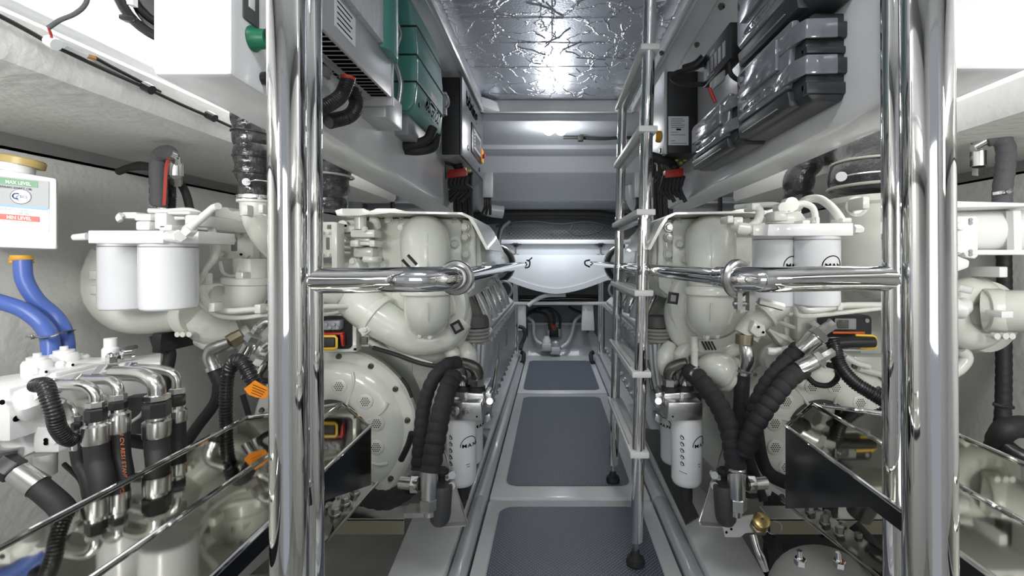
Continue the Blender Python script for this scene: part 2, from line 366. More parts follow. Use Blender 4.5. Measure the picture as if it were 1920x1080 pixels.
for k, (sg, cx) in enumerate(((-1, HX0), (1, HX1))):
    part(MB().prism([(cx, HY1, CZ-0.01), (cx-sg*0.12, HY1, CZ-0.01), (cx, HY1-0.14, CZ-0.01)], (0, 0, 0.07)), 'corner_gusset', gel, ha, bevel=0.008)
# pressed creases and seams in the foil: geometry ridges
cr = MB(); rnd = random.Random(3)
for y in (0.95, 1.25, 1.62, 1.85, 2.12, 2.35, 2.62, 2.95):
    x0 = HX0+rnd.uniform(0.02, 0.25); x1 = HX1-rnd.uniform(0.02, 0.3)
    pts = [V((x0+(x1-x0)*t/8, y+rnd.uniform(-0.006, 0.006), FZ-0.0005)) for t in range(9)]
    cr.tube(pts, 0.0028, n=5)
for k in range(90):
    x = rnd.uniform(HX0+0.03, HX1-0.03); y = rnd.uniform(1.0, 3.5); a = rnd.uniform(0, PI); l = rnd.uniform(0.03, 0.22); p = V((x, y, FZ-0.0005)); pts = [p.copy()]
    for t in range(4):
        a += rnd.uniform(-0.5, 0.5); p = p+V((math.cos(a), math.sin(a), 0))*l/4; pts.append(p.copy())
    if all(HX0 < q.x < HX1 and q.y < HY1 for q in pts): cr.tube(pts, 0.0036, n=5)
pts = [V((0.0+rnd.uniform(-0.012, 0.012), 0.8+0.25*t, FZ-0.0005)) for t in range(8)]; cr.tube(pts, 0.004, n=5)
o = part(cr, 'foil_crease', foil, ha); o['kind'] = 'stuff'

# longitudinal equipment girders hanging over the engines
GZ = Z(0.315)
gL = MB().prism([(-0.55, 0.825, GZ), (-0.66, 3.2, GZ), (-0.84, 3.2, GZ), (-0.69, 0.825, GZ)], (0, 0, CZ-GZ))
struct(gL, 'trim_5', gel, bevel=0.012)
gR = MB().prism([(0.66, 0.80, GZ), (0.733, 3.05, GZ), (0.90, 3.05, GZ), (0.80, 0.80, GZ)], (0, 0, CZ-GZ))
struct(gR, 'trim_6', gel, bevel=0.012)

# ================================================================ HANDRAILS, POLES, LADDER
RR = 0.025
pl = thing('grab_pole', 'thick polished steel pole nearest on the left with side rail', 'pole', (-0.369, 0.67, -0.05))
part(MB().cyl(P(540-3.5, -60, 0.67), P(544, 1200, 0.67), 0.0248, n=40), 'pole', chrome, pl)
pole2 = MB().cyl(P(577, -60, 0.94), P(583, 1150, 0.94), RR, n=40)
part(pole2, 'rail_post', chrome, pl)
zr = EYE-0.041
xl = -0.207
rail = [P(562, 526, 0.94), P(640, 526, 0.94), V((-0.30, 0.94, zr)), V((-0.245, 0.952, zr)), V((-0.214, 0.99, zr)), V((xl, 1.06, zr))]
part(MB().tube(rail, RR, n=28, step=0.008), 'elbow_rail', chrome, pl)
part(MB().torus(P(578, 526, 0.94), (1, 0, 0), RR*1.02, 0.004, n=30), 'weld_collar', chrome, pl)
part(MB().tube([V((xl, 1.04, zr)), V((xl+0.003, 3.68, zr))], 0.021, n=24, smooth=False), 'long_rail', chrome, pl)
cb = MB().torus((xl, 1.035, zr), (0, 1, 0.0), 0.031, 0.0075, n=32); cb.torus((xl, 1.055, zr), (0, 1, 0), 0.030, 0.0065, n=32)
part(cb, 'clamp_ring', steel, pl)
part(MB().tube([V((-0.283, 0.985, zr+0.024)), V((-0.300, 0.98, zr+0.044))], 0.011, n=8, smooth=False), 'clamp_screw', dsteel, pl)
hk = MB().tube([V((xl, 3.68, zr-0.03)), V((xl+0.03, 3.69, zr-0.02)), V((xl+0.035, 3.69, zr+0.02)), V((xl+0.01, 3.69, zr+0.03))], 0.006, n=6); hk.tube([V((xl+0.02, 3.69, zr+0.02)), V((xl+0.055, 3.69, zr+0.05))], 0.005, n=6)
part(hk, 'black_hook', plast, pl, lab='black clip hook at the end of the rail')
pr = thing('grab_pole', 'thick polished steel pole nearest on the right with side rail', 'pole', (0.41, 0.523, -0.05))
part(MB().cyl(P(1736, -60, 0.523), P(1745, 1300, 0.523), RR, n=40), 'pole', chrome, pr)
part(MB().cyl(P(1678, -60, 0.94), P(1684, 1150, 0.94), RR, n=40), 'rail_post', chrome, pr)
xr = 0.372
rail = [P(1700, 522, 0.94), P(1560, 522, 0.94), V((0.43, 0.94, zr)), V((0.40, 0.952, zr)), V((0.376, 0.99, zr)), V((xr, 1.06, zr))]
part(MB().tube(rail, RR, n=28, step=0.008), 'elbow_rail', chrome, pr)
part(MB().tube([V((xr, 1.04, zr)), V((0.335, 4.1, zr))], 0.021, n=24, smooth=False), 'long_rail', chrome, pr)
cb = MB().torus((xr+0.01, 0.99, zr), (-0.5, 1, 0.0), 0.032, 0.009, n=32)
cb.obox((xr+0.035, 0.985, zr-0.045), X_, Y_, UP, 0.012, 0.02, 0.04); cb.obox((xr+0.01, 0.985, zr-0.045), X_, Y_, UP, 0.010, 0.02, 0.035)
cb.cyl(V((xr, 0.985, zr-0.052)), V((xr+0.05, 0.985, zr-0.052)), 0.005, n=8)
part(cb, 'clamp_ring', steel, pr)
part(MB().tube([V((xr+0.05, 0.98, zr-0.045)), V((xr+0.10, 0.98, zr-0.058))], 0.008, n=6, smooth=False), 'clamp_lever', steel, pr)
hk = MB().tube([V((0.325, 4.1, zr-0.03)), V((0.285, 4.11, zr-0.01)), V((0.285, 4.11, zr+0.02)), V((0.325, 4.1, zr+0.03))], 0.007, n=6)
part(hk, 'black_hook', plast, pr, lab='black clip hook at the end of the rail')

# jacking stanchions at the far end of the aisle
def stanchion(px, lab, D=5.4):
    t = thing('stanchion', lab, 'post', P(px, 663, D))
    part(MB().cyl(P(px, 480, D), P(px, 663, D), 0.036, n=20), 'post', chrome, t)
    part(MB().cyl(P(px, 476, D), P(px, 500, D), 0.040, n=20), 'collar', steel, t)
    part(MB().cyl(P(px, 460, D), P(px, 478, D), 0.008, n=8), 'threaded_stud', steel, t)
    part(MB().lathe([(0.02, 0), (0.028, 0.02), (0.065, 0.03), (0.065, 0.042)], P(px, 463, D), UP, 20), 'foot_pad', plast, t, lab='black foot pad')
stanchion(967, 'polished jacking post left of the far end of the aisle')
stanchion(1126, 'polished jacking post right of the far end, behind the ladder')

# ladder standing along the right side of the aisle
la = thing('ladder', 'steel ladder with cream treads standing on the aisle mats', 'ladder', (0.302, 2.0, 0))
DN, DF = 1.72, 2.36
def lx(z): return 0.299+0.026*z
def rail_at(D, ztop):
    part(MB().cyl(V((lx(0.09), D, 0.09)), V((lx(ztop), D, ztop)), 0.0225, n=24), 'rail', chrome, la)
    part(MB().cyl(V((lx(0), D, 0.03)), V((lx(0.1), D, 0.10)), 0.008, n=10), 'threaded_stud', steel, la)
    part(MB().lathe([(0.030, 0.0), (0.034, 0.008), (0.030, 0.025), (0.018, 0.034), (0.014, 0.05)], (lx(0), D, 0.005), UP, 24), 'rubber_foot', rubber, la, lab='black rubber foot')
rail_at(DN, 2.19); rail_at(DF, Z(0.79))
for zz in (-0.695, -0.41, -0.122, 0.165, 0.46, 0.75):
    z = Z(zz); x = lx(z)
    tr = MB().box(x-0.034, x+0.034, DN-0.028, DF+0.028, z-0.011, z+0.011)
    to = part(tr, 'tread', tread, la, bevel=0.004)
    for k in (-0.026, 0, 0.026):
        part(MB().box(x+k-0.003, x+k+0.003, DN+0.05, DF-0.05, z+0.011, z+0.0125), 'grip_rib', lgrey, to)
    part(MB().box(x-0.012, x+0.012, DN, DF, z-0.030, z-0.0115), 'tread_support', steel, to)

# ================================================================ EQUIPMENT ON THE GIRDERS
def ptube(path, rpx, **k):
    """MB tube from (x, y, D) points, radius given in pixels at the first depth"""
    if isinstance(rpx, (list, tuple)): r = [R_(q, p[2]) for q, p in zip(rpx, path)]
    else: r = R_(rpx, path[0][2])
    return MB().tube(PT(path), r, **k)
def cable(path, rpx, mt, lab, cat='cable', name='cable', group=None, **k):
    return solo(ptube(path, rpx, **k), name, mt, lab, cat, group)

# battery charger
t = thing('battery_charger', 'grey finned battery charger with vent slots on the left girder', 'charger', (-0.53, 1.2, Z(0.48)))
part(MB().box(-0.60, -0.48, 1.005, 1.44, Z(0.482), Z(0.60)), 'housing', lgrey, t, bevel=0.003)
part(MB().box(-0.60, -0.488, 0.99, 1.40, Z(0.60), Z(1.02)), 'heat_sink', lgrey, t)
for k in range(9):
    y = 0.995+k*0.037
    part(MB().box(-0.49, -0.466, y, y+0.0335, Z(0.597), Z(1.02)), 'fin', mat('fin_grey', (0.62, 0.64, 0.66), 0.35, metal=0.2), t)
part(MB().prism([(-0.60, 1.335, Z(0.59)), (-0.472, 1.335, Z(0.59)), (-0.455, 1.36, Z(0.59)), (-0.455, 1.42, Z(0.59)), (-0.47, 1.462, Z(0.59)), (-0.60, 1.462, Z(0.59))], (0, 0, 0.43)), 'end_cover', green, t, bevel=0.006, lab='teal green end cover')
for k in range(17):
    y = 1.02+k*0.0242
    part(MB().box(-0.535, -0.488, y, y+0.0145, Z(0.4805), Z(0.4835)), 'vent_slot', ink, t)
for k in range(16):
    y = 1.03+k*0.0242
    part(MB().box(-0.585, -0.555, y, y+0.0135, Z(0.4805), Z(0.4835)), 'vent_slot', ink, t)
part(MB().box(-0.552, -0.541, 1.01, 1.43, Z(0.474), Z(0.483)), 'bottom_rail', lgrey, t)
for y in (1.09, 1.24, 1.36): part(MB().cyl(V((-0.545, y, Z(0.474))), V((-0.545, y, Z(0.466))), 0.006, n=10), 'screw', alu, t)
part(MB().box(-0.481, -0.4790, 1.06, 1.17, Z(0.515), Z(0.585)), 'label', label, t)
for k in range(5): part(MB().box(-0.479, -0.4785, 1.07, 1.15-0.01*(k % 2), Z(0.524+k*0.0125), Z(0.527+k*0.0125)), 'print_line', ink, t)
part(MB().box(-0.60, -0.478, 1.44, 1.452, Z(0.46), Z(0.60)), 'end_flange', lgrey, t, bevel=0.002)
for y in (1.1, 1.2):
    part(MB().lathe([(0.019, 0), (0.019, 0.012), (0.015, 0.02), (0.015, 0.028)], (-0.57, y, Z(0.48)), (0, 0, -1), 20), 'cable_gland', grey, t)
part(MB().box(-0.60, -0.505, 1.46, 1.62, Z(0.43), Z(0.52)), 'connection_box', lgrey, t, bevel=0.006)
cable([(652, 150, 1.18), (640, 178, 1.16), (618, 195, 1.12), (590, 208, 1.08)], 12, plast, 'black corrugated hose with red collar under the charger', 'hose', 'corrugated_hose', rib='corr', pitch=0.008, amp=0.14, n=16)
solo(MB().lathe([(0.017, 0), (0.018, 0.008)], P(652, 150, 1.18), (0.1, 0, 1), 18), 'hose_collar', red, 'red collar ring where the corrugated hose meets the charger', 'collar')
cable([(660, 170, 1.27), (668, 195, 1.26), (655, 217, 1.22), (615, 228, 1.15)], 12, plast, 'black corrugated hose with open end hanging under the charger', 'hose', 'corrugated_hose', rib='corr', pitch=0.008, amp=0.14, n=16)
sb = thing('pipe_stack', 'bare metal pipe bends between charger and green inverter', 'pipe', P(752, 120, 1.6))
part(ptube([(744, 45, 1.75), (750, 65, 1.75), (744, 88, 1.75)], 5, n=10), 'bend', alu, sb)
part(ptube([(742, 120, 1.75), (750, 145, 1.75), (752, 165, 1.75), (748, 195, 1.75)], 5, n=12), 'bend', alu, sb)

# green inverter
t = thing('inverter', 'teal green inverter with curved grooved front on the left girder', 'inverter', (-0.55, 1.98, Z(0.55)))
out = [(-0.60, .555), (-.535, .548), (-.51, .575), (-.50, .66), (-.50, .78), (-.51, .88), (-.53, .97), (-.56, 1.03), (-.61, 1.05)]
part(MB().prism([(x, 1.80, Z(z)) for x, z in out], (0, 0.40, 0)), 'front_cover', green_lit, t, bevel=0.006)
part(MB().prism([(x-0.001 if x > -0.6 else x, 1.775, Z(z)) for x, z in out], (0, 0.026, 0)), 'side_cover', green, t, bevel=0.004)
for gz in (0.86, 0.755, 0.655):
    part(MB().tube([V((-0.60, 1.774, Z(gz))), V((-0.5, 1.774, Z(gz))), V((-0.4985, 1.8, Z(gz))), V((-0.4985, 2.2, Z(gz-0.004)))], 0.0035, n=6, smooth=False), 'groove', plast, t)
part(MB().cyl(V((-0.508, 1.83, Z(0.585))), V((-0.503, 1.83, Z(0.585))), 0.008, n=12), 'screw', plast, t)
text('MASTERVOLT', (-0.503, 1.875, Z(0.592)), (0, 1, -0.03), (0.25, 0, 1), 0.044, ink, t, font_w=0.62, thick=0.006, bold=0.03)
part(MB().box(-0.502, -0.4985, 1.98, 2.08, Z(0.64), Z(0.69)), 'rating_plate', label, t)
part(MB().box(-0.60, -0.545, 1.82, 2.15, Z(0.47), Z(0.55)), 'terminal_box', grey, t, bevel=0.004)
hb = thing('bracket', 'oval silver end bracket between inverter and black cabinet', 'bracket', P(834, 210, 2.6))
part(MB().pb(828, 172, 836, 214, 2.6, 2.63), 'plate', lgrey, hb)
part(MB().torus(P(831, 188, 2.58), (1, -0.6, 0), 0.04, 0.007, n=20), 'loop', steel, hb)
for i, (pth, r) in enumerate((([(765, 205, 1.86), (755, 235, 1.84), (735, 248, 1.85), (720, 250, 1.9)], 5), ([(812, 240, 2.0), (800, 262, 1.98), (770, 272, 1.95), (744, 275, 1.95)], 9), ([(818, 255, 2.05), (812, 275, 2.02), (785, 282, 1.98), (752, 280, 1.97)], 9), ([(760, 245, 1.95), (768, 262, 1.95), (750, 262, 1.97)], 4))):
    cable(pth, r, rubber, ['thin black cable leaving the green inverter to the left', 'thick black cable looping under the green inverter', 'lowest thick black cable looping under the green inverter', 'short black cable curl under the green inverter'][i])
# black control cabinets
t = thing('control_cabinet', 'black control cabinet with screen and grey door on left girder', 'cabinet', (-0.58, 3.2, Z(0.6)))
part(MB().box(-0.66, -0.54, 2.8, 3.63, Z(0.607), Z(1.06)), 'body', blackpc, t, bevel=0.004)
dr = part(MB().box(-0.537, -0.523, 2.795, 3.635, Z(0.60), Z(1.065)), 'door', mat('cabinet_door_grey', (0.17, 0.175, 0.185), 0.3, metal=0.3), t, bevel=0.004)
part(MB().prism([(x, y, 0) for x, y in [(0, 0)]*3], (0, 0, 0)) if False else MB().box(-0.524, -0.516, 3.10, 3.50, Z(0.69), Z(0.885)), 'screen_frame', plast, t, bevel=0.01)
part(MB().box(-0.516, -0.514, 3.16, 3.47, Z(0.73), Z(0.86)), 'screen', lgrey, t)
part(MB().box(-0.5139, -0.5130, 3.23, 3.44, Z(0.75), Z(0.835)), 'display', mat('dim_display', (0.13, 0.15, 0.16), 0.2), t)
for k in range(5): part(MB().box(-0.5139, -0.5125, 3.175, 3.20, Z(0.745+k*0.022), Z(0.752+k*0.022)), 'key', ink, t)
text('böning', (-0.5225, 2.92, Z(0.945)), (0, 1, 0), (0, 0, 1), 0.085, ink, t, font_w=1.35, thick=0.001, bold=0.03)
for y, z in ((2.99, 0.69), (3.45, 0.64)): part(MB().lathe([(0.016, 0), (0.016, 0.004), (0.008, 0.006)], (-0.523, y, Z(z)), X_, 16), 'lock', plast, t)
part(MB().box(-0.523, -0.505, 3.46, 3.56, Z(0.70), Z(0.80)), 'switch_base', amber, t, bevel=0.01, lab='amber rotary switch')
part(MB().obox((-0.498, 3.51, Z(0.75)), X_, (0, 1, 0.3), UP, 0.02, 0.07, 0.03), 'switch_handle', red, t, bevel=0.003)
part(MB().prism([(-0.66, 2.8, Z(0.607)), (-0.54, 2.8, Z(0.607)), (-0.60, 2.8, Z(0.585)), (-0.66, 2.8, Z(0.585))], (0, 0.83, 0)), 'gland_plate', grey, t)
t2 = thing('control_cabinet', 'black control cabinet with white sticker on the right girder', 'cabinet', (0.64, 2.7, Z(0.515)))
part(MB().box(0.565, 0.72, 2.34, 3.0, Z(0.515), Z(0.915)), 'body', blackpc, t2, bevel=0.004)
part(MB().box(0.546, 0.562, 2.335, 3.005, Z(0.51), Z(0.92)), 'door', lgrey, t2, bevel=0.004)
part(MB().pb(1253, 218, 1291, 272, 2.338, 2.342), 'sticker', label, t2)
for k, (a, w) in enumerate(((222, 22), (226, 26), (230, 20), (234, 26), (238, 24), (247, 14), (252, 28), (263, 8), (268, 30))):
    part(MB().pb(1258, a, 1258+w, a+1.3, 2.336, 2.338), 'print_line', labgrey, t2)
part(MB().pb(1268, 241, 1277, 244, 2.336, 2.338), 'emblem', ink, t2)
part(MB().lathe([(0.030, 0), (0.030, 0.012), (0.022, 0.022)], (0.546, 2.44, Z(0.62)), (-1, 0, 0), 20), 'switch', amber, t2, lab='amber rotary switch')
part(MB().lathe([(0.012, 0), (0.012, 0.005)], (0.546, 2.42, Z(0.545)), (-1, 0, 0), 12), 'lock', plast, t2)
for sx, D0, lab in ((-1, 3.0, 'left'), (1, 2.5, 'right')):
    c = thing('cable_plug_cluster', 'red and yellow plugs with black cables under the %s black cabinet' % lab, 'plug', P(850 if sx < 0 else 1262, 330, D0))
    bx = 858 if sx < 0 else 1262
    q = MB(); q.obox(P(bx, 326, D0), (1, 0, 0.1), Y_, UP, R_(34, D0), R_(20, D0), R_(15, D0)); part(q, 'red_plug', red, c, bevel=0.003, lab='red plug')
    for k in range(5):
        part(MB().obox(P(bx-10+k*8, 304+k*4 if sx < 0 else 300+(k % 2)*6, D0), X_, Y_, UP, R_(5, D0), 0.02, R_(4, D0)), 'yellow_clip', mat('bright_yellow_plastic', (0.75, 0.70, 0.05), 0.4), c, lab='small yellow clip')
    part(MB().obox(P(bx-26, 312, D0), (1, 0, 0.3), Y_, UP, R_(9, D0), 0.02, R_(14, D0)), 'yellow_plug', yellow, c, lab='yellow plug')
    for k in range(6):
        a = bx-16+k*7; s = sx
        part(ptube([(a, 330, D0), (a-4, 345, D0), (a+s*-6, 356, D0+0.03), (a+s*8-4, 368+(k % 3)*5, D0+0.05)], 4.2, n=8), 'cable_tail', rubber, c)
    part(ptube([(bx-45*1, 292, D0-0.1), (bx-25, 298, D0-0.1), (bx-5, 305, D0), (bx+5, 318, D0)], 9, n=12), 'thick_cable', rubber, c)
    part(ptube([(bx-42, 295, D0-0.1), (bx-36, 320, D0-0.1), (bx-44, 335, D0-0.05)], 3.4, n=8), 'cable_tail', rubber, c)
    part(ptube([(bx-28, 300, D0-0.1), (bx-24, 330, D0-0.1), (bx-34, 345, D0-0.05)], 3.4, n=8), 'cable_tail', rubber, c)

# tool cases on the right girder
def tool_case(D0, D1, z0, z1, lab, flaps=True):
    t = thing('tool_case', lab, 'case', (0.63, (D0+D1)/2, Z(z0)), 'plastic tool cases on the right girder')
    xw, xb, xl_ = 0.675, 0.60, 0.565
    h = z1-z0; c = 0.02
    part(MB().prism([(xw, D0, Z(z0)+c), (xw-0.01, D0, Z(z0)), (xb, D0, Z(z0)), (xb-0.02, D0, Z(z0)+0.02), (xb-0.02, D0, Z(z1)-0.02), (xb, D0, Z(z1)), (xw, D0, Z(z1))], (0, D1-D0, 0)), 'base', caseb, t, bevel=0.008)
    # lid plate with raised rim
    part(MB().prism([(xl_, D0+0.06, Z(z0+0.24*h)), (xl_, D1-0.02, Z(z0+0.24*h)), (xl_, D1, Z(z0+0.34*h)), (xl_, D1, Z(z1-0.05*h)), (xl_, D1-0.02, Z(z1)), (xl_, D0+0.03, Z(z1))], (0.022, 0, 0)), 'lid', caselid, t, bevel=0.008, lab='smoky clear lid')
    part(MB().prism([(xl_-0.012, D0+0.09, Z(z0+0.52*h)), (xl_-0.012, D1-0.05, Z(z0+0.52*h)), (xl_-0.012, D1-0.05, Z(z1-0.09*h)), (xl_-0.012, D0+0.09, Z(z1-0.09*h))], (0.014, 0, 0)), 'lid_bulge', caselid, t, bevel=0.006)
    # lower handle panel
    part(MB().prism([(xl_+0.004, D0+0.05, Z(z0+0.02*h)), (xl_+0.004, D1-0.01, Z(z0+0.02*h)), (xl_-0.002, D1-0.01, Z(z0+0.21*h)), (xl_-0.002, D0+0.05, Z(z0+0.21*h))], (0.03, 0, 0)), 'handle', caseb, t, bevel=0.006)
    part(MB().box(xl_-0.0035, xl_-0.001, D0+0.10, D1-0.05, Z(z0+0.065*h), Z(z0+0.072*h)), 'handle_line', lgrey, t)
    # raised oval mark on the lid
    cy, cz = (D0*0.4+D1*0.6), Z(z0+0.38*h); a, b2 = (D1-D0)*0.17, h*0.055
    part(MB().tube([V((xl_-0.001, cy+a*math.cos(k*PI/10)+(0.5*a if math.cos(k*PI/10) > 0 else -0.5*a), cz+b2*math.sin(k*PI/10))) for k in range(20)], 0.0014, n=5, smooth=False, closed=True), 'oval_emboss', caselid, t)
    mk = MB()
    for k in range(5):
        y = cy-a*0.9+k*a*0.45
        mk.tube([V((xl_-0.001, y, cz-b2*0.5)), V((xl_-0.001, y+a*0.16, cz+b2*0.5)), V((xl_-0.001, y+a*0.3, cz-b2*0.3))], 0.0011, n=5, smooth=False)
    part(mk, 'emboss_mark', caselid, t)
    for f in (0.28, 0.68):
        z = z0+f*h
        part(MB().prism([(xl_-0.004, D0+0.11, Z(z)), (xl_-0.002, D0+0.02, Z(z)), (xl_+0.01, D0-0.015, Z(z)), (xw-0.03, D0-0.02, Z(z)), (xw-0.03, D0-0.012, Z(z)), (xl_+0.014, D0-0.008, Z(z)), (xl_+0.01, D0+0.11, Z(z))], (0, 0, 0.22*h)), 'lid_flap', caselid, t, bevel=0.004)
        part(MB().box(xb-0.01, xw, D0-0.012, D0+0.02, Z(z+0.02*h), Z(z+0.20*h)), 'latch', caseb, t, bevel=0.004)
    part(MB().box(xb-0.02, xw, D0-0.006, D0+0.02, Z(z0+0.08*h), Z(z0+0.22*h)), 'corner_lug', caseb, t, bevel=0.005)
    part(MB().box(xb-0.02, xw, D0-0.006, D0+0.02, Z(z0+0.53*h), Z(z0+0.62*h)), 'corner_lug', caseb, t, bevel=0.005)
    return t
tool_case(1.10, 1.47, 0.360, 0.565, 'large charcoal tool case with scratched clear lid, below the topmost case')
tool_case(1.06, 1.47, 0.575, 0.80, 'topmost charcoal tool case on the right girder, cut by the frame')
tool_case(1.50, 1.95, 0.355, 0.53, 'smaller charcoal tool case farthest along the right girder, lowest and leftmost')
# fuse module
t = thing('alarm_module', 'small black module with row of keys above the small tool case', 'module', (0.63, 1.75, Z(0.68)))
part(MB().box(0.60, 0.645, 1.62, 1.90, Z(0.675), Z(0.80)), 'body', blackpc, t, bevel=0.004)
for k in range(5): part(MB().box(0.597, 0.601, 1.66+k*0.042, 1.685+k*0.042, Z(0.70), Z(0.755)), 'key', grey, t)
text('ccon', (0.5995, 1.82, Z(0.765)), (0, -1, 0), (0, 0, 1), 0.018, lgrey, t)
part(MB().obox(P(1345, 152, 1.7), (1, 0, 0.8), Y_, UP, 0.055, 0.05, 0.04), 'pale_plug', mat('sage_plastic', (0.35, 0.40, 0.38), 0.4), t, bevel=0.008, lab='pale grey plug')
part(ptube([(1330, 165, 1.7), (1336, 180, 1.7), (1341, 192, 1.7)], 3.5, n=8), 'red_wire', red, t, lab='red wire')
part(ptube([(1368, 110, 1.65), (1369, 135, 1.65), (1376, 145, 1.65), (1384, 150, 1.66)], 4.5, n=8), 'wire', rubber, t)
cable([(1322, 120, 1.9), (1295, 128, 1.95), (1265, 138, 2.0), (1262, 150, 2.0), (1285, 158, 1.95), (1318, 158, 1.9)], 4.5, rubber, 'black cable loop left of the small black module')
cable([(1320, 108, 1.9), (1305, 122, 1.92), (1282, 130, 1.95)], 9, plast, 'thick black plug and cable left of the small black module')
# bolt heads on the deckhead edge
for i, (x, y, D) in enumerate(((1241, 98, 2.2), (1307, 82, 2.0), (1353, 10, 1.6))):
    s_ = solo(MB().lathe([(0.012, 0), (0.012, 0.006), (0.007, 0.008), (0.007, 0.014)], P(x, y, D), (-0.3, -0.2, -1), 10), 'deck_bolt', dsteel, ['steel catch bolt on the hatch rim behind the ladder', 'dark screw head above the small black module', 'dark screw head near the top edge of the photo, beside the tool cases'][i], 'bolt')

# green valve on the near end of the left girder
t = thing('shutoff_valve', 'green capped valve on the white box at top left', 'valve', P(470, 66, 0.88))
part(MB().box(-0.556, -0.548, 0.855, 0.90, Z(0.43), Z(0.60)), 'keyhole_plate', mat('dark_grey_plate', (0.09, 0.09, 0.09), 0.35), t, bevel=0.002)
part(MB().box(-0.548, -0.5465, 0.866, 0.884, Z(0.455), Z(0.48)), 'keyhole', label, t, bevel=0.004)
part(MB().lathe([(0.022, 0), (0.023, 0.004), (0.018, 0.012), (0.017, 0.030)], (-0.554, 0.885, Z(0.405)), X_, 24), 'green_cap', gvalve, t, lab='green plastic cap')
part(MB().lathe([(0.012, 0), (0.012, 0.02), (0.010, 0.028)], (-0.524, 0.885, Z(0.412)), X_, 12), 'stem', plast, t)
part(MB().lathe([(0.012, 0), (0.013, 0.012)], (-0.556, 0.92, Z(0.345)), X_, 16), 'lower_plug', plast, t)

# ================================================================ LEFT AND RIGHT OUTBOARD AREAS
t = thing('oil_header_tank', 'white gear oil header tank with tan cap on left wall', 'tank', P(50, 468, 1.2))
a, b_, c, d = P(-60, 306, 1.13), P(107, 334, 1.21), P(107, 468, 1.21), P(-60, 462, 1.13)
part(MB().prism([a, b_, c, d], (-0.10, 0.10, 0)), 'tank_body', clearp, t, bevel=0.006)
part(MB().lathe([(0.033, 0), (0.033, 0.055), (0.028, 0.06)], P(28, 345, 1.2), (0.13, 0, 1), 28), 'filler_neck', clearp, t)
part(MB().lathe([(0.043, 0), (0.043, 0.016), (0.040, 0.019)], P(40, 311, 1.2), (0.15, 0.1, 1), 36), 'cap', tan, t, lab='tan screw cap')
KX = 0.00090
rt = (P(107, 400, 1.21)-P(-60, 386, 1.13)).normalized(); upv = UP; nn = rt.cross(upv)
def lab_quad(x0, y0, x1, y1, mt, name, lift):
    # label patch in the plane of the tank face; x along the face from its right edge in px
    e = P(107, 400, 1.21); s_ = 1.21/900
    pts = [e+rt*((x-107)*KX)+UP*(-(y-400)*s_)+nn*lift for x, y in ((x0, y0), (x1, y0), (x1, y1), (x0, y1))]
    return part(MB().prism(pts, nn*0.0006), name, mt, t)
lab_quad(-40, 342, 91, 436, label, 'label', 0.001)
lab_quad(-40, 342, 91, 393, labgrey, 'label_band', 0.0018)
lab_quad(-40, 344, 70, 356, labgreen, 'label_green_band', 0.0026)
lab_quad(-40, 391, 89, 396, labblue, 'label_blue_wave', 0.0026)
lab_quad(-40, 409, 73, 419, labred, 'label_red_band', 0.0026)
e = P(107, 400, 1.21); s_ = 1.21/900
def tx(s, x, y, h, mt, font_w=1, **k): text(s, e+rt*((x-107)*KX)+UP*(-(y-400)*s_), rt, UP, h*s_, mt, t, thick=0.0036, font_w=font_w*0.70, **k)
tx('MAX LEVEL', 8, 353.5, 6, winkm, font_w=1.1, bold=0.02)
tx('CATAMARAN SHAFT OIL', -26, 362, 4, ink, font_w=1.3)
tx('MIN LEVEL', 10, 417, 6, winkm, font_w=1.15, bold=0.02)
tx('SYNTHETIC GEAR OIL', -7, 402, 4, labgrey, font_w=1.25)
tx('75W-90', 25, 407.5, 4, labgrey, font_w=1.4)
tx('CATAMARAN CONTROL SYSTEMS', -20, 423, 3, labgrey, font_w=1.2)
cc = e+rt*((37-107)*KX)+UP*(-(375-400)*s_)
part(MB().lathe([(0.0185, 0), (0.0185, 0.001)], cc+nn*0.0022, nn, 28), 'logo_ring', mat('navy_ink', (0.05, 0.06, 0.14), 0.4), t)
part(MB().lathe([(0.0170, 0), (0.0170, 0.001)], cc+nn*0.0029, nn, 28), 'logo_disc', mat('logo_disc_white', (0.66, 0.67, 0.74), 0.4), t)
part(MB().torus(cc-rt*0.007+nn*0.0045, nn, 0.0065, 0.0014, n=14, k=6, a0=1.0, a1=5.2, x=rt), 'logo_swirl', MATS['navy_ink'], t)
part(MB().torus(cc-rt*0.001-UP*0.004+nn*0.0045, nn, 0.0065, 0.0010, n=14, k=6, a0=1.5, a1=4.6, x=rt), 'logo_swirl', labblue, t)
text('ECS', cc-rt*0.001-UP*0.003, rt, UP, 0.0055, MATS['navy_ink'], t, thick=0.0045, font_w=1.0, bold=0.02)
part(MB().lathe([(0.020, 0), (0.023, 0.004), (0.021, 0.008), (0.023, 0.012), (0.020, 0.016), (0.020, 0.022)], P(40, 495, 1.2), UP, 24), 'hose_tail_clamp', ochre, t, lab='ochre clamp at the outlet')
cable([(42, 488, 1.19), (46, 525, 1.19), (68, 562, 1.2), (100, 590, 1.22), (119, 618, 1.22), (124, 650, 1.2), (124, 700, 1.2)], 13, blue, 'blue hose dropping straight from the oil tank', 'hose', 'blue_hose', n=16)
cable([(-40, 556, 1.14), (0, 566, 1.15), (45, 582, 1.16), (80, 610, 1.17), (94, 640, 1.16), (95, 700, 1.15)], 14, blue, 'blue hose curving in from the left edge of the photo', 'hose', 'blue_hose', n=16)
t = thing('hose_clip', 'rubber lined metal clip holding both blue hoses to the wall', 'clip', P(95, 630, 1.16))
part(ptube([(56, 631, 1.17), (72, 632, 1.14), (95, 630, 1.135), (112, 625, 1.15), (124, 622, 1.18), (136, 620, 1.22)], 6.5, n=4, flat=0.35, up=UP), 'band', plast, t)
